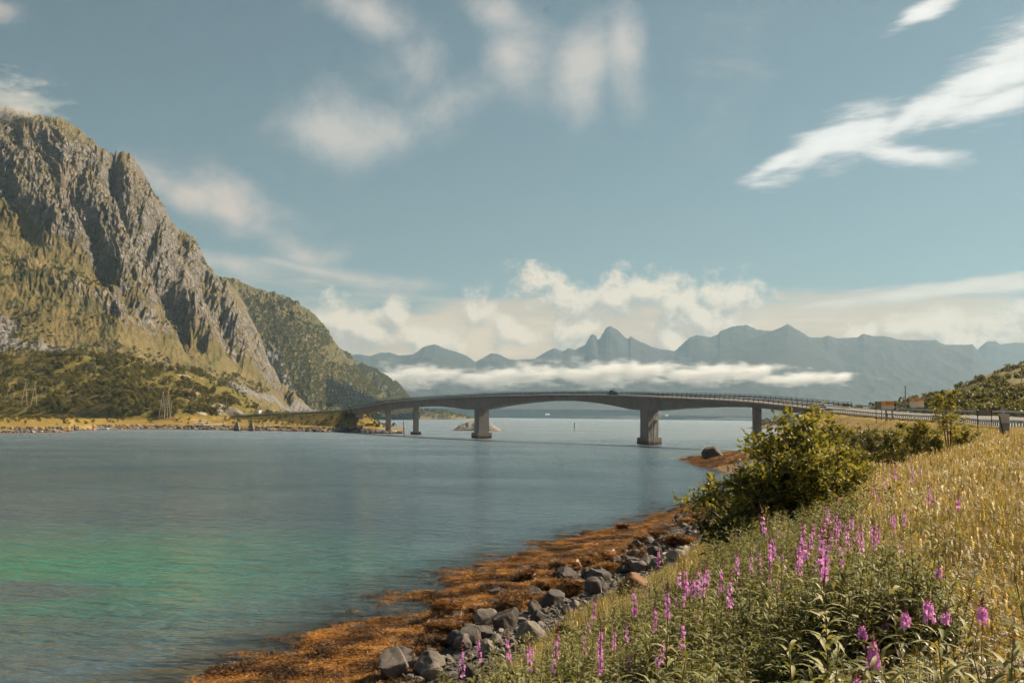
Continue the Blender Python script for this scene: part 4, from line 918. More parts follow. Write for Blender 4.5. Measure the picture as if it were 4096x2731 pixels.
for k in range(min(NT_IND, len(kX))):
    t = obj('birch_tree', birches[k % 9].data, None, loc=(kX[k], kY[k], kZ[k]), rot=(0, 0, rnd.uniform(0, 6)), scale=rnd.uniform(0.7, 1.2))
    tag(t, 'low birch at the front edge of the wood on the far knoll', 'tree', 'birches along the foot of the knoll')
# low scrub over the open part of the knoll, the road bank and the shore strip
sk = (cZ > 3.2) & (cY < 850) & ((cC > 350) | (cU < .05)) & (fbm(cX / 18, cY / 12, 3, 705) + .25 * (cC > 1000) > 0.10) & (nrg.uniform(0, 1, len(ci)) < 0.09) & (road_dist(cX, cY, iL0, I_A, 6)[0] > 8) 
scatter('scrub', np.stack([cX, cY, cZ - 0.3], -1)[sk], spin(sk.sum(), 0.08), nrg.uniform(0.18, 0.6, sk.sum()), nrg.integers(0, 9, sk.sum()), [variant('scrub_kind', v.data) for v in birches], 'low scrub on the open side of the far knoll', 'scrub')
# bushes on the mountain's lower slope, woods on the hills behind
def pick(grid, n, cond, seed):
    X, Y, Z = grid; r = np.random.default_rng(seed); i = r.integers(3, X.shape[0] - 3, n); j = r.integers(3, X.shape[1] - 18, n)
    x, y, z = X[i, j], Y[i, j], Z[i, j]; fr = j / (X.shape[1] - 14); k = cond(i, j, x, y, z, fr); return np.stack([x, y, z - 0.4], -1)[k]
_nrm_s = lambda G, i, j: np.abs(G[2][i, j + 2] - G[2][i, j - 2]) / (np.abs(G[1][i, j + 2] - G[1][i, j - 2]) + 1e-3)
p = pick(MT, 42000, lambda i, j, x, y, z, f: (fbm(x / 60, z / 40, 4, 710) + 0.25 * (f < 0.35) > 0.20) & (z > 10) & (f < 0.85) & (_nrm_s(MT, i, j) < 1.1) & (np.random.default_rng(5).uniform(0, 1, len(x)) < 0.30), 1)
scatter('hillside_bushes', p, spin(len(p), 0.1), nrg.uniform(0.5, 1.3, len(p)), nrg.integers(0, 9, len(p)), [variant('slope_bush_kind', v.data) for v in bushes], 'scattered bushes on the grassy lower slopes of the craggy mountain', 'bushes')
p = pick(H2, 40000, lambda i, j, x, y, z, f: (fbm(x / 110, z / 60, 4, 720) + np.interp(f, [0, .2, .8, 1], [0.25, .22, .1, -0.3]) > 0.08), 2)
scatter('hillside_wood', p[:9000], spin(min(9000, len(p)), 0.08), nrg.uniform(0.9, 1.9, min(9000, len(p))), nrg.integers(0, 9, min(9000, len(p))), [variant('wood_kind', v.data) for v in bushes], 'birch wood over the rounded hill behind the mountain', 'wood')
p = pick(H3, 14000, lambda i, j, x, y, z, f: (fbm(x / 110, z / 60, 4, 725) > -0.15), 3)[:4200]
scatter('spur_wood', p, spin(len(p), 0.08), nrg.uniform(1.1, 2.2, len(p)), nrg.integers(0, 9, len(p)), [variant('spur_kind', v.data) for v in bushes], 'wood on the dark spur behind the bridge', 'wood')
sp = pick(H2, 30000, lambda i, j, x, y, z, f: (x / y > -0.185) & (x / y < -0.118) & (f < 0.30), 4)[:700]
hl = [atz(x, y, 3.0) for x, y in []]
hx = nrg.uniform(1640, 1790, 90); hY = nrg.uniform(2860, 2980, 90)
hp = np.array([[rays(a, 1655.0)[0] * b, b, 5.0 + max(0, zof(a, np.interp(a, [1640, 1720, 1790], [1648, 1654, 1657]), 2900) - 6)] for a, b in zip(hx, hY)])
sp = np.vstack([sp, hp]); scatter('spruce_stand', sp, spin(len(sp), 0.02), nrg.uniform(0.9, 1.5, len(sp)), nrg.integers(0, 5, len(sp)), spruces, 'dark planted spruces at the foot of the wooded hill', 'wood')
hq = np.concatenate([HEAD1.reshape(-1, 3), HEAD2.reshape(-1, 3)]); hq = hq[(hq[:, 2] > 3.5) & (fbm(hq[:, 0] / 30, hq[:, 1] / 30, 3, 735) > -0.1)]; hq = hq[nrg.permutation(len(hq))[:1100]]
scatter('headland_bushes', hq - np.array([0, 0, .4]), spin(len(hq), .08), nrg.uniform(.8, 1.8, len(hq)) * np.where(hq[:, 1] > 2000, 1.5, .7), nrg.integers(0, 9, len(hq)), [variant('headland_kind', v.data) for v in bushes], 'green bushes over the two low headlands under the bridge', 'bushes')
# bushy hill at right
p = pick(RH, 26000, lambda i, j, x, y, z, f: (fbm(x / 40, y / 40, 4, 730) + 0.12 * (f < 0.25) > 0.03) & (f > 0.06), 6)[:1700]
p = p[np.argsort(p[:, 1])]
scatter('hill_bushes', p[40:], spin(len(p) - 40, 0.08), nrg.uniform(0.6, 1.5, len(p) - 40), nrg.integers(0, 9, len(p) - 40), [variant('right_bush_kind', v.data) for v in bushes], 'mass of green bushes over the hill at right', 'bushes')
for k in range(40):
    t = obj('bush', bushes[k % 9].data, None, loc=p[k], rot=(0, 0, rnd.uniform(0, 6)), scale=rnd.uniform(0.8, 1.3))
    tag(t, 'rounded green bush at the foot of the right hill beyond the road', 'bush', 'bushes at the foot of the right hill')

# ------------------------------------------------------------------ near shrubs and saplings
def ray_ground(x, y, h=0.0, y0=3.0, y1=300.0):
    """where the line of sight through a photo pixel comes within h of the near ground"""
    d = ray(x, y); Ys_ = np.geomspace(y0, y1, 700); zr = EYE + d[2] * Ys_; g = GROUND_Z(d[0] * Ys_, Ys_) + h
    k = np.argmax(zr < g) if (zr < g).any() else len(Ys_) - 1
    return np.array([d[0] * Ys_[k], Ys_[k], g[k] - h])
M_SHRUB = leaf_mat('rowan_leaves', (0.10, 0.105, 0.024), (0.22, 0.205, 0.048), (0.36, 0.31, 0.09), scale=0.8, trans=0.5, rough=0.5)
M_SHRUB2 = leaf_mat('willow_leaves', (0.055, 0.058, 0.014), (0.12, 0.114, 0.026), (0.22, 0.185, 0.05), scale=0.9, trans=0.35)
def branchy(seed, h, w, lean=(0, 0), stems=5, twigs=7, leaf=0.12, per=9, bare=0.18, upright=0.6):
    """stems that fork into twigs, leaf sprays at the twig ends; returns branch MB and leaf (V,F)"""
    r = random.Random(seed); b = MB(); sprays = []
    for s in range(stems):
        a = r.uniform(0, 6.283); sp = r.uniform(0.25, 1.0)
        tip = Vector((math.cos(a) * w / 2 * sp + lean[0] * h, math.sin(a) * w / 2 * sp + lean[1] * h, h * r.uniform(0.72, 1.0) * (1 - 0.35 * sp * (1 - upright))))
        base = Vector((r.uniform(-.15, .15), r.uniform(-.15, .15), -0.2)); mid = base.lerp(tip, 0.5) + Vector((r.uniform(-.1, .1) * w, r.uniform(-.1, .1) * w, 0.08 * h))
        pts = [base, base.lerp(mid, 0.5) + Vector((0, 0, .03 * h)), mid, mid.lerp(tip, 0.5) + Vector((r.uniform(-.05, .05) * w, 0, .03 * h)), tip]
        r0 = 0.012 * h + 0.012; b.tube(pts, [r0, r0 * .8, r0 * .6, r0 * .4, r0 * .15], 5)
        for k in range(twigs):
            f = bare + (1 - bare) * (k + r.random()) / twigs; q = f * 4; i = min(int(q), 3); o = pts[i].lerp(pts[i + 1], q - i)
            d = Vector((r.gauss(0, 1), r.gauss(0, 1), r.uniform(0.1, 0.9))).normalized(); L = (0.10 + 0.16 * (1 - abs(f - 0.5))) * (w + h) / 2 * r.uniform(0.6, 1.2)
            e = o + d * L; m = o.lerp(e, .5) + Vector((0, 0, .06 * L)); b.tube([o, m, e], [r0 * .28, r0 * .2, r0 * .08], 4)
            for t in range(5):
                d2 = (d + Vector((r.gauss(0, .6), r.gauss(0, .6), r.gauss(0.1, .5)))).normalized(); o2 = o.lerp(e, r.uniform(0.35, 1)); e2 = o2 + d2 * L * r.uniform(.3, .55)
                b.tube([o2, e2], [r0 * .1, r0 * .05], 3, False); sprays.append((o2.lerp(e2, .6), d2, L * .28)); sprays.append((e2, d2, L * .22))
    rg = np.random.default_rng(seed); C = []
    for c, d, s in sprays:
        C.append(np.array(c) + rg.normal(size=(per, 3)) * (s * 0.42 + leaf * 0.35))
    C = np.vstack(C); V, f = leaf_cards(C, leaf, leaf * 0.52, 0.14, 0.35, seed); return b, V, f
def shrub(name, base, seed, label, h, w, cat='shrub', mat=None, group=None, **k):
    t = empty(name, base); tag(t, label, cat, group)
    b, V, f = branchy(seed, h, w, **k)
    b.build('trunk' if cat == 'tree' else 'stems', M_BARK, t)
    cr = obj('crown' if cat == 'tree' else 'foliage', mesh_np('foliage', V, f, mat or M_SHRUB, False), t); cr['kind'] = 'stuff'
    return t
def gp(col, Y, row=1800):
    x, y = xd(col, Y); return (x, y, gz1(x, y))
shrub('shrub', gp(3190, 29), 801, 'largest leafy shrub on the bank, its top against the bridge pier', 3.9, 3.2, stems=11, twigs=9, leaf=0.15, per=6, bare=0.12)
shrub('shrub', gp(3010, 29), 802, 'left shrub of the big thicket, with a long branch over the seaweed', 3.2, 3.7, stems=10, twigs=9, leaf=0.14, per=6, lean=(-0.12, 0), bare=0.1, upright=0.3)
shrub('shrub', gp(3340, 31), 803, 'right hand shrub of the big thicket, sloping down to the meadow', 2.5, 2.9, stems=9, twigs=8, leaf=0.14, per=6, bare=0.1, upright=0.4)
shrub('shrub', gp(2950, 27), 804, 'low dark shrub at the foot of the thicket above the grey stones', 1.5, 2.5, stems=9, twigs=7, leaf=0.12, per=6, bare=0.05, upright=0.3, mat=M_SHRUB2)
shrub('sapling', gp(3795, 70), 805, 'tall slender sapling beside the road sign backs at right', 4.7, 1.25, 'tree', stems=3, twigs=9, leaf=0.15, per=7, bare=0.28, upright=1.0)
shrub('shrub', gp(3665, 84), 806, 'round bush left of the tall sapling, in front of the road', 3.4, 3.2, stems=8, twigs=7, leaf=0.17, per=9, bare=0.1)
shrub('shrub', gp(3575, 66), 807, 'thin stemmed bush with pale blossoms on the meadow edge', 2.8, 2.2, stems=6, twigs=7, leaf=0.13, per=7, bare=0.35, mat=M_SHRUB2)
shrub('shrub', gp(3735, 60), 808, 'short bush under the tall sapling at right', 2.1, 1.7, stems=5, twigs=6, leaf=0.13, per=7, bare=0.25, mat=M_SHRUB2)
shrub('shrub', gp(3470, 62), 809, 'small dark bush alone between thicket and meadow', 1.5, 1.2, stems=6, twigs=6, leaf=0.10, per=7, bare=0.15, mat=M_SHRUB2)
shrub('shrub', gp(3540, 58), 810, 'two bare crooked stems with a small leafy top', 2.3, 1.1, stems=3, twigs=4, leaf=0.12, per=7, bare=0.6, mat=M_SHRUB2)
shrub('shrub', gp(3850, 74), 811, 'low light green bush right of the tall sapling', 1.9, 2.4, stems=6, twigs=6, leaf=0.14, per=7, bare=0.1)
for k, (c, Y, h, w) in enumerate([(3430, 150, 4.2, 6), (3500, 140, 4.0, 6), (3560, 120, 3.4, 5), (3620, 105, 3.0, 4.2), (3380, 175, 3.4, 5), (3460, 120, 2.6, 4.2), (3300, 200, 3.2, 5)]):
    shrub('shrub', gp(c, Y), 820 + k, 'dark bush in the hollow below the road bank', h, w, mat=M_SHRUB2, group='bushes in the hollow below the road', stems=7, twigs=7, leaf=0.26, per=7, bare=0.08, upright=0.4)
pb = ray_ground(2330, 2640, 0.3, 8); shrub('shrub', pb, 840, 'small leaved rose bush at the top of the beach, bottom centre', 1.0, 1.3, stems=9, twigs=8, leaf=0.045, per=13, bare=0.05, mat=leaf_mat('rose_leaves', (0.05, 0.055, 0.016), (0.11, 0.115, 0.035), (0.19, 0.185, 0.07), scale=2.0, trans=0.3), upright=0.5)
pb = ray_ground(1790, 2731, 0.3); shrub('shrub', pb, 841, 'sprawling low bush at the bottom edge beside the boulders', 0.45, 1.1, stems=7, twigs=7, leaf=0.04, per=7, bare=0.15, mat=M_SHRUB2, upright=0.2)
# ------------------------------------------------------------------ fireweed
M_FW_LEAF = leaf_mat('fireweed_leaves', (0.11, 0.118, 0.036), (0.24, 0.235, 0.09), (0.38, 0.35, 0.17), scale=1.6, trans=0.38, rough=0.55, spec=0.28)
M_FW_STEM = simple_mat('fireweed_stem', (0.16, 0.10, 0.045), 0.7, vary=0.3, scale=5)
M_FW_FLOWER = leaf_mat('fireweed_petals', (0.52, 0.20, 0.46), (0.70, 0.35, 0.64), (0.82, 0.52, 0.78), scale=6, trans=0.5, rough=0.6, thru=(1.0, 0.8, 1.0))
M_FW_BUD = simple_mat('fireweed_buds', (0.24, 0.060, 0.060), 0.6, vary=0.3, scale=20)
def lance(L, w, droop, fold=0.12):
    """one lance-shaped leaf along +X"""
    xs_ = [0, .18, .45, .75, 1.0]; ws = [.12, .75, 1.0, .62, .02]; V = []; f = []
    for x, q in zip(xs_, ws):
        z = 0.16 * L * math.sin(x * 2.2) - droop * L * x * x
        V += [(x * L, -q * w / 2, z + fold * w * q), (x * L, 0, z), (x * L, q * w / 2, z + fold * w * q)]
    for i in range(4):
        a = i * 3; f += [(a, a + 1, a + 4, a + 3), (a + 1, a + 2, a + 5, a + 4)]
    return np.array(V), np.array(f)
def leaf_xforms(seed, h, n, lo=0.08, hi=0.98, L0=0.11):
    r = random.Random(seed); T = []
    for k in range(n):
        f = lo + (hi - lo) * (k / n) ; z = h * f; a = k * 2.4 + r.uniform(-.3, .3)
        s = L0 * (1.15 - 0.75 * max(0, f - 0.45) / 0.55) * (0.75 + 0.4 * min(1, f * 3)) * r.uniform(.8, 1.2)
        T.append((z, a, s, r.uniform(-0.05, 0.8) * (0.55 + 0.8 * f), r.uniform(-.3, .3)))
    return T
_LV, _LF = lance(1.0, 0.17, 0.30); _LV2, _LF2 = lance(1.0, 0.20, 0.55)
def stem_curve(seed, h):
    r = random.Random(seed); lx, ly = r.uniform(-.10, .10) * h, r.uniform(-.10, .10) * h
    return lambda f: Vector((lx * f * f, ly * f * f, h * f))
def fw_leaf_mesh(name, seed, h, n, L0=0.11):
    sc = stem_curve(seed, h); V = []; Fq = []; o = 0
    for k, (z, a, s, pitch, tw) in enumerate(leaf_xforms(seed, h, n, L0=L0)):
        B, f = ((_LV, _LF) if k % 2 else (_LV2, _LF2)); R = (Matrix.Rotation(a, 3, 'Z') @ Matrix.Rotation(-pitch, 3, 'Y') @ Matrix.Rotation(tw, 3, 'X'))
        V.append(B @ np.array(R).T * s + np.array(sc(z / h))); Fq.append(f + o); o += len(B)
    return mesh_np(name, np.vstack(V), np.vstack(Fq), M_FW_LEAF, True)
def fw_stem_mesh(name, seed, h, r0=0.006):
    sc = stem_curve(seed, h); b = MB(); b.tube([sc(f) for f in (-0.05, .3, .6, .85, 1.0)], [r0, r0, r0 * .8, r0 * .5, r0 * .3], 4, False); return b.mesh(name, M_FW_STEM)
def fw_flower_mesh(name, seed, h, nfl, H=0.26, r0=0.045, ps=0.02):
    """raceme: open flowers below, buds above"""
    r = random.Random(seed); sc = stem_curve(900 + seed % 50, h); top = sc(1.0); V = []; f = []; o = 0; mi = []
    for k in range(nfl):
        q = min(.97, max(0, k / nfl + r.gauss(0, .10))); a = k * 2.4 + r.uniform(-.7, .7); z = H * q * 0.62; rad = r0 * (1.1 - 0.6 * q) * r.uniform(.5, 1.45)
        c = top + Vector((math.cos(a) * rad, math.sin(a) * rad, z)); out_ = Vector((math.cos(a), math.sin(a), r.uniform(-.3, .35))).normalized()
        u = out_.cross(Vector((0, 0, 1))).normalized(); w = out_.cross(u); s = ps * r.uniform(.8, 1.25)
        for p in range(4):
            t = p * 1.571 + 0.5; d = (u * math.cos(t) + w * math.sin(t)); e = d.cross(out_)
            V += [c, c + d * s * .8 + e * s * .62 + out_ * s * .25, c + d * s * 1.5 + out_ * s * .2, c + d * s * .8 - e * s * .62 + out_ * s * .25]; f.append((o, o + 1, o + 2, o + 3)); mi.append(0); o += 4
    for k in range(16):
        q = k / 16; a = k * 2.4; z = H * (0.60 + 0.40 * q); rad = r0 * 0.62 * (1 - q) + .004; c = top + Vector((math.cos(a) * rad, math.sin(a) * rad, z)); d = Vector((math.cos(a), math.sin(a), .3)) * (.022 * (1 - .5 * q)); e = Vector((-math.sin(a), math.cos(a), 0)) * .005; g = Vector((0, 0, .006))
        V += [c - d * .6, c + e, c + d, c - e, c + g * 1.2]; f += [(o, o + 1, o + 2, o + 3), (o, o + 1, o + 4, o + 4)][:1]; mi.append(1); f.append((o + 3, o + 2, o + 4, o)); mi.append(1); o += 5
    b = MB(); b.tube([sc(.97), top + Vector((0, 0, H * .5)), top + Vector((0, 0, H * 1.08))], [.005, .004, .0015], 4, False)
    for q in b.f: f.append(tuple(i + o for i in q)); mi.append(1)
    V += [Vector(v) for v in b.v]
    return mesh_np(name, np.array([tuple(v) for v in V]), np.array(f), [M_FW_FLOWER, M_FW_BUD], False, None, mi)
FW = []
for k in range(7):
    h = 0.78 + 0.09 * k; FW.append((h, fw_stem_mesh('stem', 900 + k, h), fw_leaf_mesh('leaves', 900 + k, h, 32 + 2 * k, 0.175), fw_flower_mesh('flower_spike', 900 + k, h, 7 + 2 * k, 0.20 + .025 * k, 0.021, 0.0135), fw_flower_mesh('flower_spike', 950 + k, h, 17 + 2 * k, 0.10 + .010 * k, 0.026, 0.016)))
def joined(name, *ms):
    bm = bmesh.new(); mats = []
    for m in ms:
        off = len(mats); n0 = len(bm.faces); bm.from_mesh(m); bm.faces.ensure_lookup_table()
        for q in bm.faces[n0:]: q.material_index += off
        mats += list(m.materials)
    me = bpy.data.meshes.new(name); bm.to_mesh(me); bm.free()
    for m in mats: me.materials.append(m)
    return me
fw_var = [variant('fireweed_kind', joined('fireweed', s, l)) for h, s, l, fl, fb in FW]
# where they grow: the bank between beach and meadow
n = 34000; qy = 2.5 + 50 * nrg.uniform(0, 1, n) ** 1.5; qx = nrg.uniform(-0.35, 0.5, n) * np.maximum(qy, 8)
gzq = GROUND_Z(qx, qy); lq = lush_at(qx, qy)
dens = fbm(qx / 3.0, qy / 3.0, 3, 740)
frame = qx / qy > np.interp(qy, [0, 9, 12.5, 16, 19, 23, 29, 36, 60], [-.2, -.05, -.02, .05, .113, .176, .25, .31, .36])
kk = (gzq > 2.9 + 0.8 * dens) & (lq > 0.45) & (dens > -0.12) & frame & (np.hypot(qx, qy) > 3.6)
fx, fy, fz = qx[kk], qy[kk], gzq[kk]; dist = np.hypot(fx, fy); o_ = np.argsort(dist); fx, fy, fz, dist = fx[o_], fy[o_], fz[o_], dist[o_]
near_show = np.array([(abs(a / b) < 0.56) and (b > 4.5) for a, b in zip(fx, fy)])
ind = np.where(near_show)[0][:90]; rest = np.setdiff1d(np.arange(len(fx)), ind)
sc_ = np.clip(0.80 + 0.55 * fbm(fx[rest] / 2.2, fy[rest] / 2.2, 3, 745) + nrg.normal(0, .10, len(rest)), .45, 1.15); scatter('fireweed_thicket', np.stack([fx, fy, fz], -1)[rest], spin(len(rest), 0.10), sc_, nrg.integers(0, 7, len(rest)), fw_var, 'dense leafy fireweed not yet in flower, covering the bank', 'wildflowers')
def plant(base, v, s, rz, flower, label, group, single=False, tilt=(0, 0)):
    h, sm, lm, fm, fb = FW[v]; t = empty('fireweed', base, rz); t.rotation_euler = (tilt[0], tilt[1], rz); t.scale = (s, s, s); tag(t, label, 'wildflower', group)
    obj('stem', sm, t)
    if single:
        sc = stem_curve(900 + v, h)
        for k, (z, a, L, pitch, tw) in enumerate(leaf_xforms(900 + v, h, 34, L0=0.135)):
            o = obj('leaf', LEAF_A if k % 2 else LEAF_B, t, loc=sc(z / h), rot=(Matrix.Rotation(a, 3, 'Z') @ Matrix.Rotation(-pitch, 3, 'Y') @ Matrix.Rotation(tw, 3, 'X')).to_euler(), scale=L)
    else:
        l = obj('leaves', lm, t); l['kind'] = 'stuff'
    if flower: obj('flower_spike', fb if single else fm, t)
    return t
M_FW_BIG = leaf_mat('big_fireweed_leaves', (0.030, 0.036, 0.012), (0.065, 0.070, 0.026), (0.13, 0.125, 0.055), scale=3.0, trans=0.24, rough=0.45, spec=0.4)
LEAF_A = mesh_np('leaf', _LV * np.array([1, 1.15, 1]), _LF, M_FW_BIG, True); LEAF_B = mesh_np('leaf', _LV2 * np.array([1, 1.1, 1]), _LF2, M_FW_BIG, True)
def LFL(t_):
    w_ = 'at the left' if t_ < .1 else 'in the middle' if t_ < .3 else 'at the right'
    return f'leafy green fireweed without flowers {w_} of the bottom edge', f'leafy fireweed {w_} of the foreground'
for j, k in enumerate(ind):
    plant((fx[k], fy[k], fz[k]), j % 7, rnd.uniform(.75, 1.1), rnd.uniform(0, 6.28), False, *LFL(fx[k] / fy[k]), False, (rnd.gauss(0, .09), rnd.gauss(0, .09)))
# plants in flower, standing where the photograph shows them
NEAR_FL = [(3656, 2222, 'pink fireweed spike standing alone upper right, above the meadow edge'), (3790, 2270, 'compact pink fireweed head on a leafy stalk, highest of the near right clump'), (3713, 2428, 'flat pink fireweed head, left of the three in a row at right'), (3786, 2425, 'pink fireweed head, middle of the three in a row at right'), (3901, 2416, 'large round pink fireweed head, right of the three in a row'),
    (3580, 2378, 'loose pink fireweed spike left of the near right clump'), (3608, 2432, 'small pink fireweed cluster just below the loose spike'), (3551, 2467, 'pale pink fireweed spike just above the dense long head'), (3503, 2495, 'dense long pink fireweed head drooping to the right'), (3411, 2593, 'tiny pink fireweed flower head low in the leaves'), (3541, 2610, 'round pink fireweed head low at right beside the dark leaves'), (3443, 2711, 'pink fireweed head cut by the bottom edge at right'),
    (2730, 2591, 'pink fireweed spike at bottom centre with a second lobe'), (2775, 2540, 'short pink fireweed spike above the bottom centre pair'), (2797, 2692, 'cone shaped pink fireweed spike at the bottom edge, centre right')]
for j, (x, y, lb) in enumerate(NEAR_FL):
    v = (j * 3) % 7; s = 0.9; hh = FW[v][0] * s + 0.10
    b = ray_ground(x, y, hh, 4.2); plant(b, v, s, rnd.uniform(0, 6.28), True, lb, None, j < 12)
# broad dark leafy stalks of the near right clump
for j in range(7):
    x, y = [(3820, 2560), (3900, 2600), (3700, 2600), (3960, 2560), (3760, 2680), (3850, 2700), (3640, 2650)][j]
    plant(ray_ground(x, y, 0.75, 4.2), (j * 2 + 1) % 7, 0.95, rnd.uniform(0, 6.28), False, 'broad leaved dark fireweed stalk without flowers in the near right clump', 'dark leafy stalks of the near right clump', True)
MID = [(3274, 2343), (3268, 2269), (3290, 2279), (3067, 2279), (3130, 2234), (3105, 2215), (3150, 2262), (3198, 2190), (3180, 2225), (3215, 2215), (3293, 2165), (3275, 2130), (3300, 2200), (3320, 2150), (3350, 2130), (3360, 2170), (3408, 2126), (3430, 2150), (3390, 2100), (3500, 2145), (3147, 2130), (2994, 2117), (2985, 2120), (2918, 2273), (2823, 2323), (2835, 2300), (2800, 2345), (2768, 2349), (2775, 2320), (2695, 2362), (2725, 2355), (2857, 2253),
    (2296, 2435), (2350, 2447), (2382, 2505), (2503, 2550), (2404, 2620), (2650, 2492), (2666, 2422), (2641, 2543), (2771, 2450), (2733, 2410), (2000, 2607), (2031, 2610), (2089, 2693), (2137, 2645), (2443, 2562), (2660, 2425), (2651, 2489), (2550, 2440), (2600, 2400),
    (3323, 1971), (3368, 1953), (3430, 1958), (3420, 1935), (3461, 1962), (3445, 1985), (3506, 1931), (3542, 1902), (3555, 1880), (3290, 2007), (3254, 2025), (3549, 2078), (3591, 2074), (3560, 2090), (3720, 1985), (3740, 2000), (3830, 2015), (3650, 1870), (3700, 1890), (3340, 1985)]
def FWL(b):
    t_ = b[0] / b[1]
    if b[1] > 26: return 'pink fireweed in flower far up the bank beside the leafy thicket', 'flowering fireweed far up the bank'
    if t_ < .10: return 'pink fireweed in flower at the left, just above the stones and rose bush', 'flowering fireweed above the stones'
    if t_ < .20: return 'pink fireweed in flower in the drift along the edge of the bank', 'flowering fireweed along the bank edge'
    if t_ < .33: return 'pink fireweed in flower in the dense central drift below the thicket', 'flowering fireweed in the central drift'
    return 'pink fireweed in flower at the right, where the green bank meets dry meadow', 'flowering fireweed at the meadow edge'
base_n = len(MID)
for j in range(130):
    x, y = MID[rnd.randrange(3, 32)] if j < 95 else MID[rnd.randrange(36, base_n)]; MID.append((x + rnd.gauss(0, 75), y + rnd.gauss(0, 42)))
for j, (x, y) in enumerate(MID):
    v = rnd.randrange(7); s = rnd.uniform(.62, 1.1); b = ray_ground(x, y, FW[v][0] * s + .08, 6.5)
    if b[2] < 1.6 or b[1] > 75: continue
    far = b[1] > 34
    plant(b, v, s, rnd.uniform(0, 6.28), True, *FWL(b), False, (rnd.gauss(0, .07), rnd.gauss(0, .07)))

# ------------------------------------------------------------------ meadow grass
M_GRASS = leaf_mat('meadow_grass', (0.19, 0.145, 0.042), (0.37, 0.275, 0.095), (0.52, 0.40, 0.17), scale=0.6, trans=0.45, rough=0.5)
M_GRASS_G = leaf_mat('green_grass', (0.13, 0.115, 0.026), (0.26, 0.21, 0.055), (0.40, 0.31, 0.10), scale=0.7, trans=0.45, rough=0.5)
M_SORREL = leaf_mat('sorrel_heads', (0.20, 0.075, 0.03), (0.32, 0.13, 0.05), (0.42, 0.20, 0.08), scale=2, trans=0.2)
M_YELLOW = simple_mat('yellow_petals', (0.62, 0.42, 0.10), 0.6, vary=0.2); M_WHITE_FL = simple_mat('white_umbels', (0.62, 0.58, 0.46), 0.7, vary=0.2); M_BLUE_FL = simple_mat('bluebell_petals', (0.30, 0.30, 0.52), 0.6, vary=0.2)
def tuft(name, seed, n, h, spread, wd, mat, heads=0, hm=None):
    r = np.random.default_rng(seed); V = []; f = []; mi = []; o = 0
    for k in range(n):
        a = r.uniform(0, 6.283); c = r.normal(0, spread, 2); hh = h * r.uniform(.55, 1.2); ln = r.uniform(.25, 1.2) * hh; d = np.array([math.cos(a), math.sin(a)]); s = np.array([-d[1], d[0]]) * wd * r.uniform(.6, 1.3)
        for q, (u, z, w) in enumerate(((0, 0, 1), (.3, .5, .9), (.75, .85, .55), (1.25, 1.0 - .12 * (k % 3), .05))):
            p = c + d * ln * u * (.3 + .7 * u); V += [(*(p - s * w), z * hh), (*(p + s * w), z * hh)]
        for i in range(3): f.append((o + 2 * i, o + 2 * i + 1, o + 2 * i + 3, o + 2 * i + 2)); mi.append(0)
        o += 8
    for k in range(heads):
        c = r.normal(0, spread * 1.2, 2); hh = h * r.uniform(1.1, 1.6); w = wd * .5; lx, ly = r.normal(0, .10 * h, 2)
        V += [(c[0] - w, c[1], 0), (c[0] + w, c[1], 0), (c[0] + lx + w, c[1] + ly, hh), (c[0] + lx - w, c[1] + ly, hh)]; f.append((o, o + 1, o + 2, o + 3)); mi.append(0); o += 4
        for q in range(5):
            z = hh * (.78 + .06 * q); e = r.uniform(.010, .022) * h / .4; V += [(c[0] + lx - e, c[1] + ly, z), (c[0] + lx, c[1] + ly - e, z + e), (c[0] + lx + e, c[1] + ly, z + e * 2.2), (c[0] + lx, c[1] + ly + e, z + e)]; f.append((o, o + 1, o + 2, o + 3)); mi.append(1); o += 4
    return variant(name + '_kind', mesh_np(name, np.array(V), np.array(f), [mat, hm or mat], True, None, mi))
tufts = [tuft('grass', 1000 + k, 26, rnd.uniform(.14, .26), .12, .0036, M_GRASS, 2 if k % 2 else 1, M_SORREL if k % 3 == 0 else M_GRASS) for k in range(6)]
tufts += [tuft('grass', 1010 + k, 26, rnd.uniform(.15, .27), .13, .0040, M_GRASS_G, 1, M_YELLOW if k == 0 else M_GRASS) for k in range(3)]
def meadow(n, x0, x1, y0, y1, power, seed):
    r = np.random.default_rng(seed); u = r.uniform(0, 1, n) ** power; y = y0 + (y1 - y0) * u; t0, t1 = x0, x1; x = y * r.uniform(t0, t1, n); return x, y
mx_, my_ = meadow(80000, -0.05, 0.62, 3.2, 60, 1.5, 21)
mz_ = GROUND_Z(mx_, my_); ml = lush_at(mx_, my_)
k_ = (mz_ > 2.2) & ((ml < 0.55) | (nrg.uniform(0, 1, len(mx_)) < 0.25)) & (np.hypot(mx_, my_) > 2.6)
mx_, my_, mz_ = mx_[k_], my_[k_], mz_[k_]
vi = np.where(fbm(mx_ / 5, my_ / 5, 3, 760) + nrg.normal(0, .25, len(mx_)) > 0.12, nrg.integers(6, 9, len(mx_)), nrg.integers(0, 6, len(mx_)))
scatter('meadow_grass', np.stack([mx_, my_, mz_], -1), spin(len(mx_), .12), nrg.uniform(.7, 1.3, len(mx_)) * (1 + my_ / 70), vi, tufts, 'dry ochre meadow grass with sorrel and small flowers', 'grass')
wx, wy = meadow(36000, 0.10, 0.66, 55, 330, 1.25, 22); wz = GROUND_Z(wx, wy); dRw = road_dist(wx, wy, I_B, len(PT), 4)[0]
k_ = (wz > 2.0) & (dRw > 5.6); wx, wy, wz = wx[k_], wy[k_], wz[k_]
scatter('bank_grass', np.stack([wx, wy, wz], -1), spin(len(wx), .12), nrg.uniform(1.3, 2.2, len(wx)), nrg.integers(0, 9, len(wx)), [variant('bank_grass_kind', t.data) for t in tufts], 'rough grass on the road bank and far meadow', 'grass')
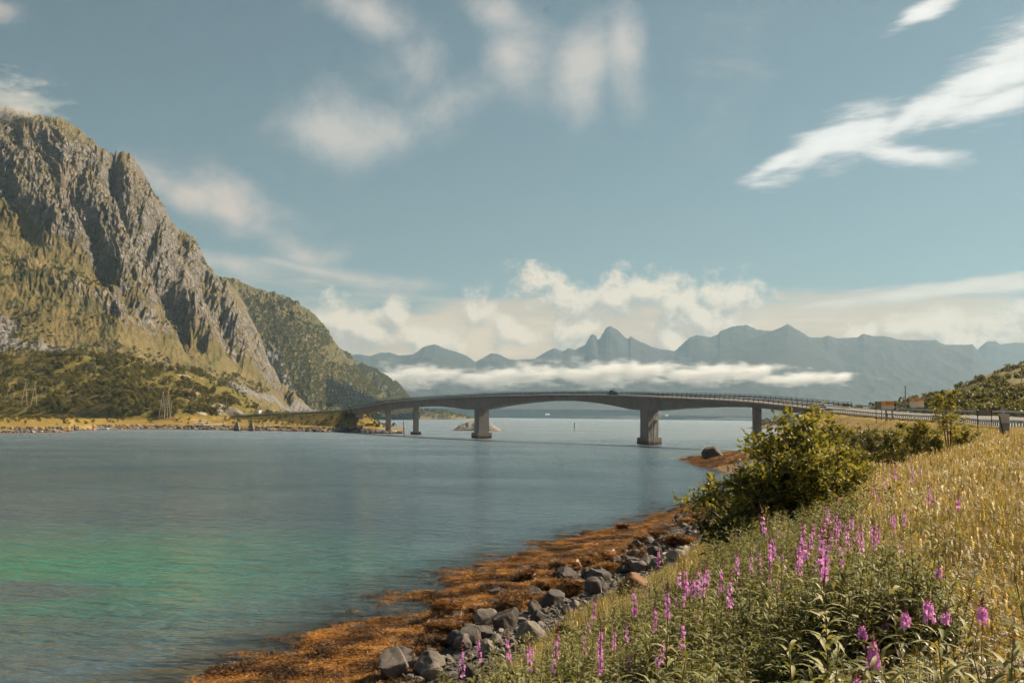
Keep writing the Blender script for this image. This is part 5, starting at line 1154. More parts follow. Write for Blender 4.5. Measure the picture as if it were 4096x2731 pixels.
# turf fringe above the stones
ex_, ey_ = nrg.uniform(-8, 26, 26000), nrg.uniform(18, 85, 26000); ez_ = GROUND_Z(ex_, ey_); k_ = (ez_ > 1.75) & (ez_ < 3.6); ex_, ey_, ez_ = ex_[k_], ey_[k_], ez_[k_]
scatter('fringe_grass', np.stack([ex_, ey_, ez_], -1), spin(len(ex_), .12), nrg.uniform(.8, 1.4, len(ex_)), nrg.integers(6, 9, len(ex_)), [variant('fringe_kind', t.data) for t in tufts], 'green grass fringe between stones and fireweed', 'grass')
# small meadow flowers
def dotflower(name, seed, h, mat, nf, s):
    r = np.random.default_rng(seed); V = []; f = []; mi = []; o = 0
    for k in range(nf):
        x, y = r.normal(0, .05, 2); hh = h * r.uniform(.7, 1.1); V += [(-.002, 0, 0), (.002, 0, 0), (x + .002, y, hh), (x - .002, y, hh)]; f.append((o, o + 1, o + 2, o + 3)); mi.append(0); o += 4
        for q in range(3):
            a = q * 2.1 + r.uniform(0, 1); u = np.array([math.cos(a), math.sin(a), .35]) * s; w = np.array([-math.sin(a), math.cos(a), 0]) * s * .5; c = np.array([x, y, hh])
            V += [tuple(c), tuple(c + u * .6 + w), tuple(c + u), tuple(c + u * .6 - w)]; f.append((o, o + 1, o + 2, o + 3)); mi.append(1); o += 4
    return variant(name + '_kind', mesh_np(name, np.array(V), np.array(f), [M_GRASS_G, mat], False, None, mi))
dots = [dotflower('yellow_flower', 1100, .42, M_YELLOW, 5, .016), dotflower('white_flower', 1101, .45, M_WHITE_FL, 6, .016), dotflower('harebell', 1102, .36, M_BLUE_FL, 4, .024)]
sx_, sy_ = meadow(2600, 0.0, 0.62, 4, 40, 1.4, 23); k_ = (GROUND_Z(sx_, sy_) > 2.2) & (lush_at(sx_, sy_) < .8); sx_, sy_ = sx_[k_], sy_[k_]
scatter('meadow_flowers', np.stack([sx_, sy_, GROUND_Z(sx_, sy_)], -1), spin(len(sx_), .1), nrg.uniform(.9, 1.4, len(sx_)), np.where(nrg.uniform(0, 1, len(sx_)) < .12, 2, nrg.integers(0, 2, len(sx_))), dots, 'tiny yellow and white flowers dotted through the meadow', 'wildflowers')
for j, (x, y) in enumerate([(4020, 2580), (3990, 2600), (4060, 2700), (4085, 2680), (4010, 2640), (3960, 2430), (3370, 2570), (3330, 2690), (2985, 2725), (4000, 2500)]):
    b = ray_ground(x, y, .36, 4.2); t = obj('harebell', dots[2].data, None, loc=b, rot=(0, 0, j), scale=1.15); tag(t, 'pale blue harebell in the grass near the bottom right corner', 'wildflower', 'harebells near the bottom right corner')
# ------------------------------------------------------------------ stones and seaweed of the beach
def stone_mat(name, c, weed=0.0, rough=0.8):
    m, t = new_mat(name); p = t.coord('Object'); w = t.pos(); oi = t.node('ShaderNodeObjectInfo').outputs['Random']
    a = t.noise(w, 1.6, 5, 0.6); b = t.noise(w, 9, 5, 0.65)
    k = t.math('ADD', t.math('MULTIPLY', a, .45), t.math('MULTIPLY', b, .40)); k = t.math('ADD', k, t.math('MULTIPLY', oi, .15))
    col = t.ramp(k, [(.28, tuple(v * .45 for v in c)), (.5, c), (.72, tuple(min(1, v * 1.55) for v in c))])
    col = t.mix(t.ss(t.voronoi(w, 7.0, out=0), .16, .05, 0, .5), col, (.22, .20, .16))
    if weed:
        z = t.node('ShaderNodeSeparateXYZ'); t.put(z.inputs[0], w)
        wc = t.ramp(b, [(.35, (.045, .016, .005)), (.5, (.15, .054, .010)), (.68, (.30, .12, .02))])
        col = t.mix(t.ss(t.math('ADD', t.math('SUBTRACT', weed, z.outputs[2]), t.math('MULTIPLY', t.math('SUBTRACT', a, .5), 1.4)), -.1, .15), col, wc)
    out(t, principled(t, col, rough, t.bump(t.math('ADD', a, t.math('MULTIPLY', b, .5)), .6, .06), 0, .3)); return m
M_ST_GREY = stone_mat('grey_stone', (.125, .105, .090), .45); M_ST_PALE = stone_mat('pale_stone', (.26, .225, .19), .3); M_ST_DARK = stone_mat('dark_stone', (.062, .052, .046), .5); M_ST_RUST = stone_mat('rusty_stone', (.14, .066, .030)); M_ST_WEED = stone_mat('weed_covered_stone', (.10, .085, .07), 9.0, .5)
def stone_mesh(name, seed, mat, sub=3, cuts=9, lump=.08, squash=.72, lo=.58):
    bm = bmesh.new(); bmesh.ops.create_icosphere(bm, subdivisions=sub, radius=1); r = random.Random(seed)
    P = np.array([v.co[:] for v in bm.verts])
    for k in range(cuts):
        n_ = np.array([r.gauss(0, 1), r.gauss(0, 1), r.gauss(0, 1)]); n_ /= np.linalg.norm(n_); d = r.uniform(lo, lo + .28); s = P @ n_ - d; P = np.where(s[:, None] > 0, P - n_ * s[:, None] * .94, P)
    nn = noise2(P[:, 0] * 2 + seed, P[:, 1] * 2 + P[:, 2] * 1.3, seed) * lump + noise2(P[:, 0] * 6 + P[:, 2] * 3, P[:, 1] * 6 - P[:, 2] * 4, seed + 1) * lump * .45
    P = P * (1 + nn)[:, None] * np.array([1, r.uniform(.68, .95), squash * r.uniform(.8, 1.15)])
    for v, q in zip(bm.verts, P): v.co = q
    me = bpy.data.meshes.new(name); bm.to_mesh(me); bm.free(); me.materials.append(mat)
    me.polygons.foreach_set('use_smooth', [True] * len(me.polygons))
    try: me.set_sharp_from_angle(angle=math.radians(28))
    except Exception: pass
    return me
KIND = {'g': M_ST_GREY, 'p': M_ST_PALE, 'd': M_ST_DARK, 'r': M_ST_RUST, 'w': M_ST_WEED}
STM = {k: [stone_mesh('boulder', 1200 + 31 * i + 7 * j, m, 4 if k != 'w' else 3, 13 if k != 'w' else 3, .10 if k != 'w' else .30, .80 if k != 'w' else .55, .54 if k != 'w' else .6) for j in range(5)] for i, (k, m) in enumerate(KIND.items())}
BOULD = [(1579, 2671, 165, 'g', 'largest grey boulder at the bottom edge of the beach, two humps'), (1846, 2575, 92, 'g', 'angular grey boulder on the orange weed, right of the big one'), (1955, 2600, 84, 'g', 'split grey boulder at the head of the pebble patch'), (2121, 2550, 118, 'g', 'long slab like grey boulder beside the rose bush'),
    (2028, 2488, 112, 'd', 'low dark boulder with pale tip above the slab boulder'), (2210, 2395, 112, 'd', 'rounded dark boulder at the centre of the beach'), (2261, 2315, 100, 'd', 'tall cracked dark boulder with weed on its back'), (2376, 2355, 100, 'd', 'dark wedge shaped boulder right of the rounded one'), (2350, 2300, 58, 'd', 'small dark boulder behind the tall cracked one'),
    (2535, 2268, 64, 'd', 'dark upright boulder among the upper stones'), (2599, 2245, 76, 'd', 'blocky dark boulder with a flat face'), (2707, 2236, 92, 'p', 'broad pale boulder in the upper row of stones'), (2742, 2206, 66, 'p', 'pale boulder leaning on the upper row'), (2797, 2196, 62, 'p', 'square pale boulder near the shrub'), (2829, 2170, 84, 'p', 'largest pale boulder right under the shrub'), (2780, 2150, 48, 'p', 'smallest pale boulder under the shrub'),
    (2535, 2368, 130, 'r', 'rust brown boulder bedded in grass'), (2414, 2222, 124, 'w', 'broad weed covered rock midway up the shore'), (2254, 2262, 124, 'w', 'weed covered rock behind the tall cracked boulder'), (1808, 2432, 134, 'w', 'largest weed covered rock at the waterline'), (1936, 2448, 110, 'w', 'weed covered rock right of the largest one'), (2038, 2392, 76, 'w', 'weed covered rock above the low dark boulder'), (2108, 2398, 66, 'w', 'weed covered hump left of the rounded boulder'),
    (1732, 2578, 90, 'w', 'weed covered rock left of the angular boulder'), (1764, 2516, 110, 'w', 'long weed covered rock in the lower shore'), (1612, 2600, 80, 'w', 'weed mound just above the largest boulder'), (1690, 2622, 76, 'w', 'weed covered stone beside the largest boulder'), (2573, 2156, 46, 'w', 'small weed covered rock far up the shore'), (2662, 2136, 40, 'd', 'small dark rock far up the shore'), (2645, 2165, 44, 'd', 'flat dark rock below the far weed rocks'),
    (2797, 2066, 66, 'w', 'weed covered rock by the water near the shrub'), (2852, 2066, 60, 'd', 'dark rock against the shrub at the waterline'), (2746, 2087, 54, 'w', 'small weed hump left of the dark waterline rock'), (2494, 2108, 42, 'w', 'lone weed covered rock in the shallows'), (1993, 2430, 54, 'g', 'grey rock poking from the weed'), (2140, 2438, 66, 'g', 'flat grey rock by the pebbles'), (2150, 2475, 72, 'd', 'dark flat rock by the rose bush'), (1870, 2700, 90, 'd', 'dark rock at the bottom edge right of the big boulder'), (1730, 2700, 80, 'g', 'small grey rock tucked behind the biggest boulder'), (2300, 2420, 60, 'g', 'grey rock below the dark wedge boulder')]
for j, (x, y, w, k, lb) in enumerate(BOULD):
    b = ray_ground(x, y + w * .22, 0, 10); s = w / F * b[1] * .60
    o = obj('boulder', STM[k][(j + 2) % 5], None, loc=(b[0], b[1], b[2] + s * (.42 if k != 'w' else .15)), rot=(rnd.uniform(-.25, .25), rnd.uniform(-.25, .25), rnd.uniform(0, 6.28)), scale=(s, s, s * rnd.uniform(.85, 1.15))); tag(o, lb, 'boulder')
b = atz(2855, 1838, 0.3); s = 2.7
o = obj('boulder', stone_mesh('boulder', 1990, stone_mat('lone_boulder_stone', (.075, .068, .062), .9), 3, 5, .1, .95), None, loc=(b[0], b[1], 1.5), rot=(0, 0, .4), scale=(s * 1.2, s, s * .72)); tag(o, 'big dark boulder alone on the weedy spit behind the shrub', 'boulder')
o = obj('boulder', STM['r'][2], None, loc=gp(3930, 62) , rot=(0, 0, 1), scale=(.9, .7, .5)); tag(o, 'mossy brown boulder in the orange meadow below the cabinet', 'boulder')
for j, (c, Y, s) in enumerate([(3530, 135, 1.9), (3420, 165, 1.6), (3460, 172, 1.3), (3560, 150, 1.2)]):
    g_ = gp(c, Y); o = obj('boulder', STM['g'][j], None, loc=g_, rot=(0, 0, j), scale=s); tag(o, ['large grey boulder among the hollow bushes', 'left grey boulder under the road bank', 'pointed grey boulder under the road bank', 'low grey boulder under the guardrail'][j], 'boulder')
xr = random.Random(5)
for j in range(64):
    x0_, y0_ = xr.choice([(1700, 2660), (1850, 2540), (1960, 2520), (2080, 2440), (2180, 2360), (2320, 2330), (2430, 2300), (2500, 2250), (2620, 2190), (2700, 2150)]); b = ray_ground(x0_ + xr.gauss(0, 70), y0_ + xr.gauss(0, 34), 0, 12)
    if not (.05 < b[2] < 1.7): continue
    k = xr.choice('dddgdww'); s = xr.uniform(.32, .80); o = obj('boulder', STM[k][j % 5], None, loc=(b[0], b[1], b[2] + s * .3), rot=(xr.uniform(-.3, .3), xr.uniform(-.3, .3), xr.uniform(0, 6.28)), scale=(s, s, s * xr.uniform(.7, 1.1)))
    tag(o, {'d': 'mid sized dark rock strewn between weed and shingle', 'g': 'mid sized grey rock strewn between weed and shingle', 'w': 'mid sized weedy rock strewn between weed and shingle'}[k], 'rock', {'d': 'dark', 'g': 'grey', 'w': 'weedy'}[k] + ' rocks strewn on the shore')
# loose stones of the rubble band: counted ones first, gravel after
r_ = np.random.default_rng(77); sxx, syy = r_.uniform(-10, 22, 40000), r_.uniform(20, 95, 40000); szz = GROUND_Z(sxx, syy); kk = (szz > .62) & (szz < 2.15) & (sxx / syy < .23) & (r_.uniform(0, 1, 40000) < sstep(.55, .9, szz) * sstep(2.3, 1.7, szz)); sxx, syy, szz = sxx[kk], syy[kk], szz[kk]
N1 = 170
for j in range(N1):
    s = float(r_.lognormal(-1.45, .42)); k = 'ggddp'[j % 5]
    o = obj('stone', STM[k][j % 5], None, loc=(sxx[j], syy[j], szz[j] + s * .25), rot=(r_.uniform(-.4, .4), r_.uniform(-.4, .4), r_.uniform(0, 6.28)), scale=s)
    tag(o, {'g': 'loose grey stone', 'd': 'loose dark stone', 'p': 'loose pale stone'}[k] + ' in the rubble between seaweed and grass', 'stone', {'g': 'grey', 'd': 'dark', 'p': 'pale'}[k] + ' stones of the rubble band')
peb = [variant('pebble_kind', stone_mesh('pebble', 1300 + k, [M_ST_GREY, M_ST_DARK, M_ST_DARK, M_ST_GREY][k % 4], 1, 5, .05, .6)) for k in range(6)]
m_ = min(9000, len(sxx) - N1); ps = r_.lognormal(-2.35, .45, m_)
scatter('shingle', np.stack([sxx, syy, szz + .02], -1)[N1:N1 + m_], spin(m_, .3), ps, r_.integers(0, 6, m_), peb, 'grey shingle and pebbles between the boulders', 'pebbles')
# seaweed
M_WEED = leaf_mat('rockweed', (.028, .014, .005), (.135, .060, .014), (.42, .20, .048), wn=1.7, scale=0.42, trans=.25, rough=.5, spec=.25)
def weed_mesh(name, seed, n, R, hgt):
    r = np.random.default_rng(seed); V = []; f = []; o = 0
    for k in range(n):
        a = r.uniform(0, 6.283); c = r.normal(0, R * .45, 2); L = R * r.uniform(.25, .7); w = R * r.uniform(.012, .034); d = np.array([math.cos(a), math.sin(a)]); b_ = r.uniform(-1.2, 1.2); z0 = hgt * r.uniform(.2, 1.3)
        for q in range(4):
            u = q / 3; aa = a + b_ * u; dd = np.array([math.cos(aa), math.sin(aa)]); p = c + d * L * u * .5 + dd * L * u * .5; s = np.array([-dd[1], dd[0]]) * w * (1 - .4 * u); z = z0 * (math.sin(u * 3.1) * .9 + .12) + r.uniform(0, .015)
            V += [(*(p - s), z), (*(p + s), z + r.uniform(-.01, .02))]
        for q in range(3): f.append((o + 2 * q, o + 2 * q + 1, o + 2 * q + 3, o + 2 * q + 2))
        o += 8
    return variant(name + '_kind', mesh_np(name, np.array(V), np.array(f), M_WEED, True))
weeds = [weed_mesh('seaweed', 1400 + k, 84, .5, .045) for k in range(6)]
ax, ay = r_.uniform(-22, 34, 90000), r_.uniform(14, 150, 90000); az_ = GROUND_Z(ax, ay); pn = fbm(ax / 2.2, ay / 2.2, 3, 780)
kk = (az_ > -.03 + .30 * pn) & (az_ < .80 + .3 * pn) & (pn > -.32) & (ax / ay < .30); ax, ay, az_ = ax[kk][:17000], ay[kk][:17000], az_[kk][:17000]
scatter('seaweed', np.stack([ax, ay, np.maximum(az_, -.07) + .01], -1), spin(len(ax), .05), r_.uniform(.6, 1.25, len(ax)), r_.integers(0, 6, len(ax)), weeds, 'orange brown rockweed carpeting the tidal shore', 'seaweed')
# weed afloat beyond the waterline, in rags
ux, uy = r_.uniform(-24, 34, 60000), r_.uniform(16, 140, 60000); uz = GROUND_Z(ux, uy); un = fbm(ux / 5.5, uy / 1.8, 4, 785)
kk = (uz < -.1) & (uz > -.38) & (un > .14) & (ux / uy < .28); ux, uy = ux[kk][:2600], uy[kk][:2600]
scatter('floating_seaweed', np.stack([ux, uy, 0 * ux - .035], -1), spin(len(ux), .02), r_.uniform(.5, .9, len(ux)), r_.integers(0, 6, len(ux)), [variant('float_weed_kind', w.data) for w in weeds], 'rags of rockweed afloat along the waterline', 'seaweed')
# weed hanging over the covered rocks
wr = [(o, 'w') for o in COL.objects if o.type == 'MESH' and o.data in STM['w']]
WP = []; WR = []
for o, k in wr:
    for _ in range(48):
        a = r_.uniform(0, 6.283); q = r_.uniform(0, .95) ** .6; s = o.scale[0]; WP.append((o.location.x + math.cos(a) * q * s * .9, o.location.y + math.sin(a) * q * s * .8, o.location.z + s * (.50 * math.sqrt(1 - q * q) - .04))); WR.append((math.sin(a) * q * -.8, math.cos(a) * q * .8, r_.uniform(0, 6.28)))
scatter('hanging_seaweed', np.array(WP), np.array(WR), r_.uniform(.6, 1.0, len(WP)), r_.integers(0, 6, len(WP)), [variant('hanging_weed_kind', w.data) for w in weeds], 'rockweed hanging over the covered shore rocks', 'seaweed')
# weed on the spit beyond the shrub
bx, by = r_.uniform(26, 56, 6000), r_.uniform(205, 265, 6000); bz = GROUND_Z(bx, by); kk = (bz > -.3) & (bz < 1.9); 
scatter('spit_seaweed', np.stack([bx, by, np.maximum(bz, -.05)], -1)[kk], spin(kk.sum(), .05), r_.uniform(1.2, 2.4, kk.sum()), r_.integers(0, 6, kk.sum()), [variant('spit_weed_kind', w.data) for w in weeds], 'rust coloured weed on the low spit below the bridge', 'seaweed')
# rubble along the far shore
i_ = r_.integers(2, nX - 3, 26000); j_ = r_.integers(0, 90, 26000); rx_, ry_, rz_ = LX[i_, j_], LY[i_, j_], LZ[i_, j_]; kk = (rz_ > .1) & (rz_ < 2.4) & (fbm(rx_ / 14, ry_ / 8, 3, 790) > -.18)
rx_, ry_, rz_ = rx_[kk][:2300], ry_[kk][:2300], rz_[kk][:2300]
rub = [variant('rubble_kind', stone_mesh('rubble', 1500 + k, [M_ST_GREY, M_ST_DARK, M_ST_DARK, M_ST_GREY, M_ST_PALE, M_ST_DARK][k], 1, 6, .08, .75)) for k in range(6)]
scatter('shore_rubble', np.stack([rx_, ry_, rz_ + .1], -1), spin(len(rx_), .3), r_.lognormal(-.35, .4, len(rx_)), r_.integers(0, 6, len(rx_)), rub, 'broken rock lining the water on the far shore', 'rocks')
# ------------------------------------------------------------------ things on road, bridge and water
def paint(name, c, rough=0.35, metal=0.0, vary=0.12): return simple_mat(name, c, rough, metal, vary, 1.5, spec=0.5)
M_GLASS = simple_mat('dark_glass', (0.02, 0.024, 0.028), 0.08, 0, 0.1, 1, spec=0.8); M_TYRE = simple_mat('tyre', (0.018, 0.018, 0.018), 0.85); M_RIM = simple_mat('rim', (0.35, 0.35, 0.36), 0.35, 0.8); M_BLACK = simple_mat('black_plastic', (0.02, 0.02, 0.022), 0.5)
M_LAMP = simple_mat('headlight_glass', (0.75, 0.75, 0.72), 0.1, 0.3, 0.05, 1, spec=0.8); M_RED = simple_mat('tail_lamp', (0.35, 0.02, 0.02), 0.3)
M_WOOD = simple_mat('weathered_pole', (0.40, 0.335, 0.26), 0.85, vary=0.3, scale=2, bump=0.3); M_WHITE = paint('white_coachwork', (0.74, 0.74, 0.70), 0.4); M_GREY_BACK = simple_mat('sign_back', (0.23, 0.21, 0.185), 0.6, 0.2, 0.15, 1.2); M_SIGN_W = paint('sign_white', (0.62, 0.60, 0.55), 0.5, 0, 0.06); M_SIGN_O = paint('sign_orange', (0.72, 0.26, 0.012), 0.5, 0, 0.06); M_INK = simple_mat('sign_ink', (0.015, 0.015, 0.015), 0.6)
def loft(secs, name, mat, parent, smooth=True):
    """join cross-sections (lists of equal length of 3D points) with quads and close the ends"""
    n = len(secs[0]); V = [p for s in secs for p in s]; f = []
    for i in range(len(secs) - 1):
        for k in range(n): f.append((i * n + k, i * n + (k + 1) % n, (i + 1) * n + (k + 1) % n, (i + 1) * n + k))
    b = MB(); b.add(V, f + [tuple(range(n))[::-1], tuple((len(secs) - 1) * n + k for k in range(n))]); return b.build(name, mat, parent, smooth)
def wheel(parent, x, y, r=0.32, w=0.2):
    b = MB(); seg = 18; V = []; 
    prof = [(-w / 2, r * .55), (-w / 2, r * .95), (-w / 2 * .7, r), (w / 2 * .7, r), (w / 2, r * .95), (w / 2, r * .55)]
    for k in range(seg):
        a = 2 * math.pi * k / seg; V += [(math.cos(a) * q, p, math.sin(a) * q) for p, q in prof]
    n = len(prof); b.add(V, [(k * n + j, k * n + j + 1, ((k + 1) % seg) * n + j + 1, ((k + 1) % seg) * n + j) for k in range(seg) for j in range(n - 1)])
    o = b.build('wheel', M_TYRE, parent, loc=(x, y, r)); c = MB(); c.tube([(0, -w / 2 * .8, 0), (0, w / 2 * .8, 0)], r * .56, 14); c.build('rim', M_RIM, o); return o
def car_body(sx, hw, base, belt, tuck=.06):
    """body sections along X: (x, sill z, belt z, half width)"""
    S = []
    for x, z0, z1, w in sx:
        S.append([(x, -w * .92, z0), (x, -w, z0 + .12), (x, -w, (z0 + z1) / 2 + .1), (x, -w * .93, z1), (x, 0, z1 + .03), (x, w * .93, z1), (x, w, (z0 + z1) / 2 + .1), (x, w, z0 + .12), (x, w * .92, z0)])
    return S
i_car = col_idx(2437); pc_ = path_pt(i_car, 2.4, -0.095); car = empty('estate_car', pc_, math.atan2(TN[i_car][1], TN[i_car][0])); tag(car, 'dark estate car carrying bicycles and a roof box over the bridge', 'car')
M_CARP = paint('dark_car_paint', (0.045, 0.045, 0.05), 0.25, 0.3)
loft(car_body([(-2.25, .42, .80, .74), (-2.15, .26, .92, .86), (-1.5, .20, .95, .90), (0, .20, .95, .90), (.95, .20, .92, .90), (1.7, .22, .82, .87), (2.15, .28, .70, .80), (2.28, .40, .58, .66)], .9, 0, 0), 'body', M_CARP, car)
loft([[(x, -w, .90), (x + dx, -w * .80, z), (x + dx, w * .80, z), (x, w, .90)] for x, dx, z, w in ((-2.1, .0, .93, .80), (-2.0, .22, 1.38, .84), (-1.2, 0, 1.47, .86), (.0, 0, 1.46, .86), (.35, -.05, 1.42, .85), (1.0, 0, .94, .80))], 'cabin', M_GLASS, car, False)
rb_ = MB(); rb_.box((-.75, 0, 1.475), (1.7, 1.34, .05)); rb_.build('roof', M_CARP, car)
for x in (-1.38, 1.38):
    for y in (-.80, .80): wheel(car, x, y)
for y in (-.62, .62):
    q = MB(); q.box((2.2, y, .62), (.12, .34, .14)); q.build('headlight', M_LAMP, car); q = MB(); q.box((-2.22, y * 1.1, .74), (.08, .2, .24)); q.build('tail_light', M_RED, car)
for y in (-.98, .98): q = MB(); q.box((.62, y, 1.0), (.1, .18, .12)); q.build('mirror', M_CARP, car)
bpl = MB(); bpl.box((2.27, 0, .42), (.1, 1.3, .2)); bpl.build('bumper', M_BLACK, car)
rk_ = MB()
for x in (-1.3, -.2): rk_.box((x, 0, 1.56), (.06, 1.3, .05)); [rk_.box((x, y, 1.53), (.06, .05, .1)) for y in (-.6, .6)]
rk_.build('roof_rack', M_BLACK, car)
def on_car(o, x, y, z): o.location = Vector(pc_) + Matrix.Rotation(car.rotation_euler.z, 3, 'Z') @ Vector((x, y, z)); o.rotation_euler = (0, 0, car.rotation_euler.z); return o
rbx = on_car(empty('roof_box'), -.75, -.35, 1.59); tag(rbx, 'long dark roof box on the car, under the bicycles', 'roof box')
loft([[(x, -w, z0), (x, -w, z1 - .05), (x, -w * .7, z1), (x, w * .7, z1), (x, w, z1 - .05), (x, w, z0)] for x, w, z0, z1 in ((-1.05, .22, .05, .22), (-.9, .3, .0, .34), (.6, .3, 0, .36), (1.0, .2, .06, .2))], 'lid', M_BLACK, rbx)
def bicycle(x, y, flip, label):
    t = on_car(empty('bicycle'), x, y, 1.60); t.rotation_euler.z += math.pi * flip; tag(t, label, 'bicycle')
    for wx_ in (-.52, .52):
        r = MB(); N = 22; r.tube([(wx_ + .33 * math.cos(2 * math.pi * k / N), 0, .34 + .33 * math.sin(2 * math.pi * k / N)) for k in range(N + 1)], .018, 5, False); w_ = r.build('wheel', M_TYRE, t)
        s = MB(); [s.tube([(wx_, 0, .34), (wx_ + .33 * math.cos(a), 0, .34 + .33 * math.sin(a))], .004, 3, False) for a in np.linspace(0, 6.28, 13)[:-1]]; s.build('spokes', M_RIM, w_)
    f_ = MB(); A, B_, C_, D_, E_ = (-.52, 0, .34), (-.08, 0, .32), (-.22, 0, .82), (.36, 0, .84), (.52, 0, .34)
    for a, b_ in ((A, B_), (A, C_), (B_, C_), (B_, D_), (C_, D_), (D_, E_)): f_.tube([a, b_], .018, 5)
    f_.build('frame', paint('bike_paint', (.05, .06, .09)), t); h = MB(); h.tube([(.34, -.3, .98), (.36, 0, .96), (.34, .3, .98)], .015, 5); h.tube([D_, (.36, 0, .96)], .016, 5); h.build('handlebar', M_BLACK, t); s = MB(); s.box((-.26, 0, .92), (.26, .12, .05)); s.tube([C_, (-.26, 0, .9)], .014, 5); s.build('saddle', M_BLACK, t); return t
bicycle(-.45, .15, 0, 'bicycle on the car roof facing forwards'); bicycle(-.5, .55, 1, 'bicycle on the car roof facing backwards, on its far side')

# motorhome on the far bank
i_m = col_idx(1016); pm_ = path_pt(i_m, 2.6, -0.02); mh_ = empty('motorhome', pm_, math.atan2(TN[i_m][1], TN[i_m][0]) + math.pi); tag(mh_, 'white motorhome with dark windows driving on the far bank', 'motorhome')
loft([[(x, -w, z0), (x, -w, z1 - .1), (x, -w + .12, z1), (x, w - .12, z1), (x, w, z1 - .1), (x, w, z0)] for x, w, z0, z1 in ((-3.6, 1.12, .42, 2.85), (-3.5, 1.15, .38, 2.95), (2.2, 1.15, .38, 2.85), (2.7, 1.13, .4, 2.72), (3.25, 1.08, .42, 1.55), (3.6, .98, .5, 1.15))], 'body', M_WHITE, mh_, False)
for s in (-1, 1):
    for x, w in ((1.85, .8), (.55, .62), (-.7, .62), (-2.5, .55)): q = MB(); q.box((x, s * 1.155, 1.95), (w, .03, .55)); q.build('window', M_GLASS, mh_)
    q = MB(); q.box((-.4, s * 1.16, .95), (6.2, .02, .14)); q.build('stripe', paint('blue_grey_stripe', (.16, .22, .30)), mh_)
    for x in (-1.9, 2.45): wheel(mh_, x, s * .98, .36, .24)
q = MB(); q.box((2.98, 0, 2.12), (.06, 1.9, .95), (0, -.44, 0)); q.build('windscreen', M_GLASS, mh_); q = MB(); q.box((3.5, 0, .62), (.25, 1.9, .28)); q.build('bumper', paint('grey_bumper', (.3, .3, .3)), mh_)

# ------------------------------------------------------------------ timber power poles
def hframe(col, row, Y, h, gap, label, arm=2.0, sub=False):
    b = at(col, row, Y); t = empty('power_pole', (b[0], b[1], b[2] - .2), math.radians(4)); tag(t, label, 'power pole')
    for s in (-1, 1):
        for lx, ly in ((-.13 * h, -1.3), (.07 * h, 1.3)):
            p = MB(); p.tube([(s * gap / 2 + lx * .9 if lx < 0 else s * gap / 2 + lx, ly, -.5), (s * gap / 2, 0, h)], [.19, .13], 8); p.build('leg', M_WOOD, t)
    a = MB(); a.box((0, 0, h * .83), (gap + 2 * arm, .28, .28)); a.build('crossarm', simple_mat('pale_crossarm', (.36, .31, .24), .8), t)
    for x in (-gap / 2 - arm * .8, 0, gap / 2 + arm * .8):
        q = MB(); [q.tube([(x, 0, h * .80 - k * .22), (x, 0, h * .80 - k * .22 - .1)], .13, 8) for k in range(4)]; q.build('insulator', simple_mat('green_glass_insulator', (.10, .20, .18), .2), t)
    return t
hframe(118, 1618, 672, 15.5, 6.3, 'tall H shaped timber power pole at the far left shore')
hp2 = hframe(660, 1668, 655, 17.0, 3.5, 'timber power pole pair with switch gear on the far shore', 1.9)
for z in (.50, .40): a = MB(); a.box((0, -.6, 17 * z), (7.6 if z > .45 else 5.6, .24, .24)); a.build('crossarm', M_WOOD, hp2)
for x in (-2.7, -.4, 1.9): q = MB(); q.tube([(x, -.6, 8.6), (x, -.6, 11.6)], .22, 8); q.build('switch', simple_mat('switch_grey_blue', (.30, .32, .38), .5), hp2)
for x in (-1.6, 1.8, 4.1): q = MB(); q.tube([(x, -1.8, -.5), (x, -1.2, 8.6 if x < 4 else 10.5)], [.2, .16], 8); q.build('leg', M_WOOD, hp2)
def pole(col, row, Y, h, label, lean=0.0, arm=0, r=.14):
    b = at(col, row, Y); t = empty('utility_pole', (b[0], b[1], b[2] - .3)); tag(t, label, 'utility pole')
    p = MB(); p.tube([(0, 0, 0), (lean, 0, h)], [r * 1.25, r * .85], 8); p.build('pole', M_WOOD, t)
    if arm: a = MB(); a.box((lean * .95, 0, h * .94), (arm, .14, .14)); a.build('crossarm', M_WOOD, t)
    return t
pole(893, 1690, 610, 12.5, 'slim timber pole on the shore by the old concrete blocks', .1); pole(905, 1645, 705, 9.5, 'dark thin pole behind the road at the knoll foot', 0, 0, .1); pole(1235, 1640, 760, 11, 'timber pole beyond the road left of the bridge', 0, 1.6)
pole(1166, 1648, 800, 8, 'left of two short poles by the wooded slope', 0, 1.5); pole(1180, 1650, 800, 8, 'right of two short poles by the wooded slope', 0, 1.5); pole(3623, 1648, 330, 9.0, 'dark pole behind the orange signs', 0, 1.2, .2); pole(4088, 1580, 380, 9, 'pole on the bushy hill at the right edge', 0, 1.2)
pole(3566, 1632, 420, 3.4, 'short mast beyond the arrow sign', 0, 0, .2)

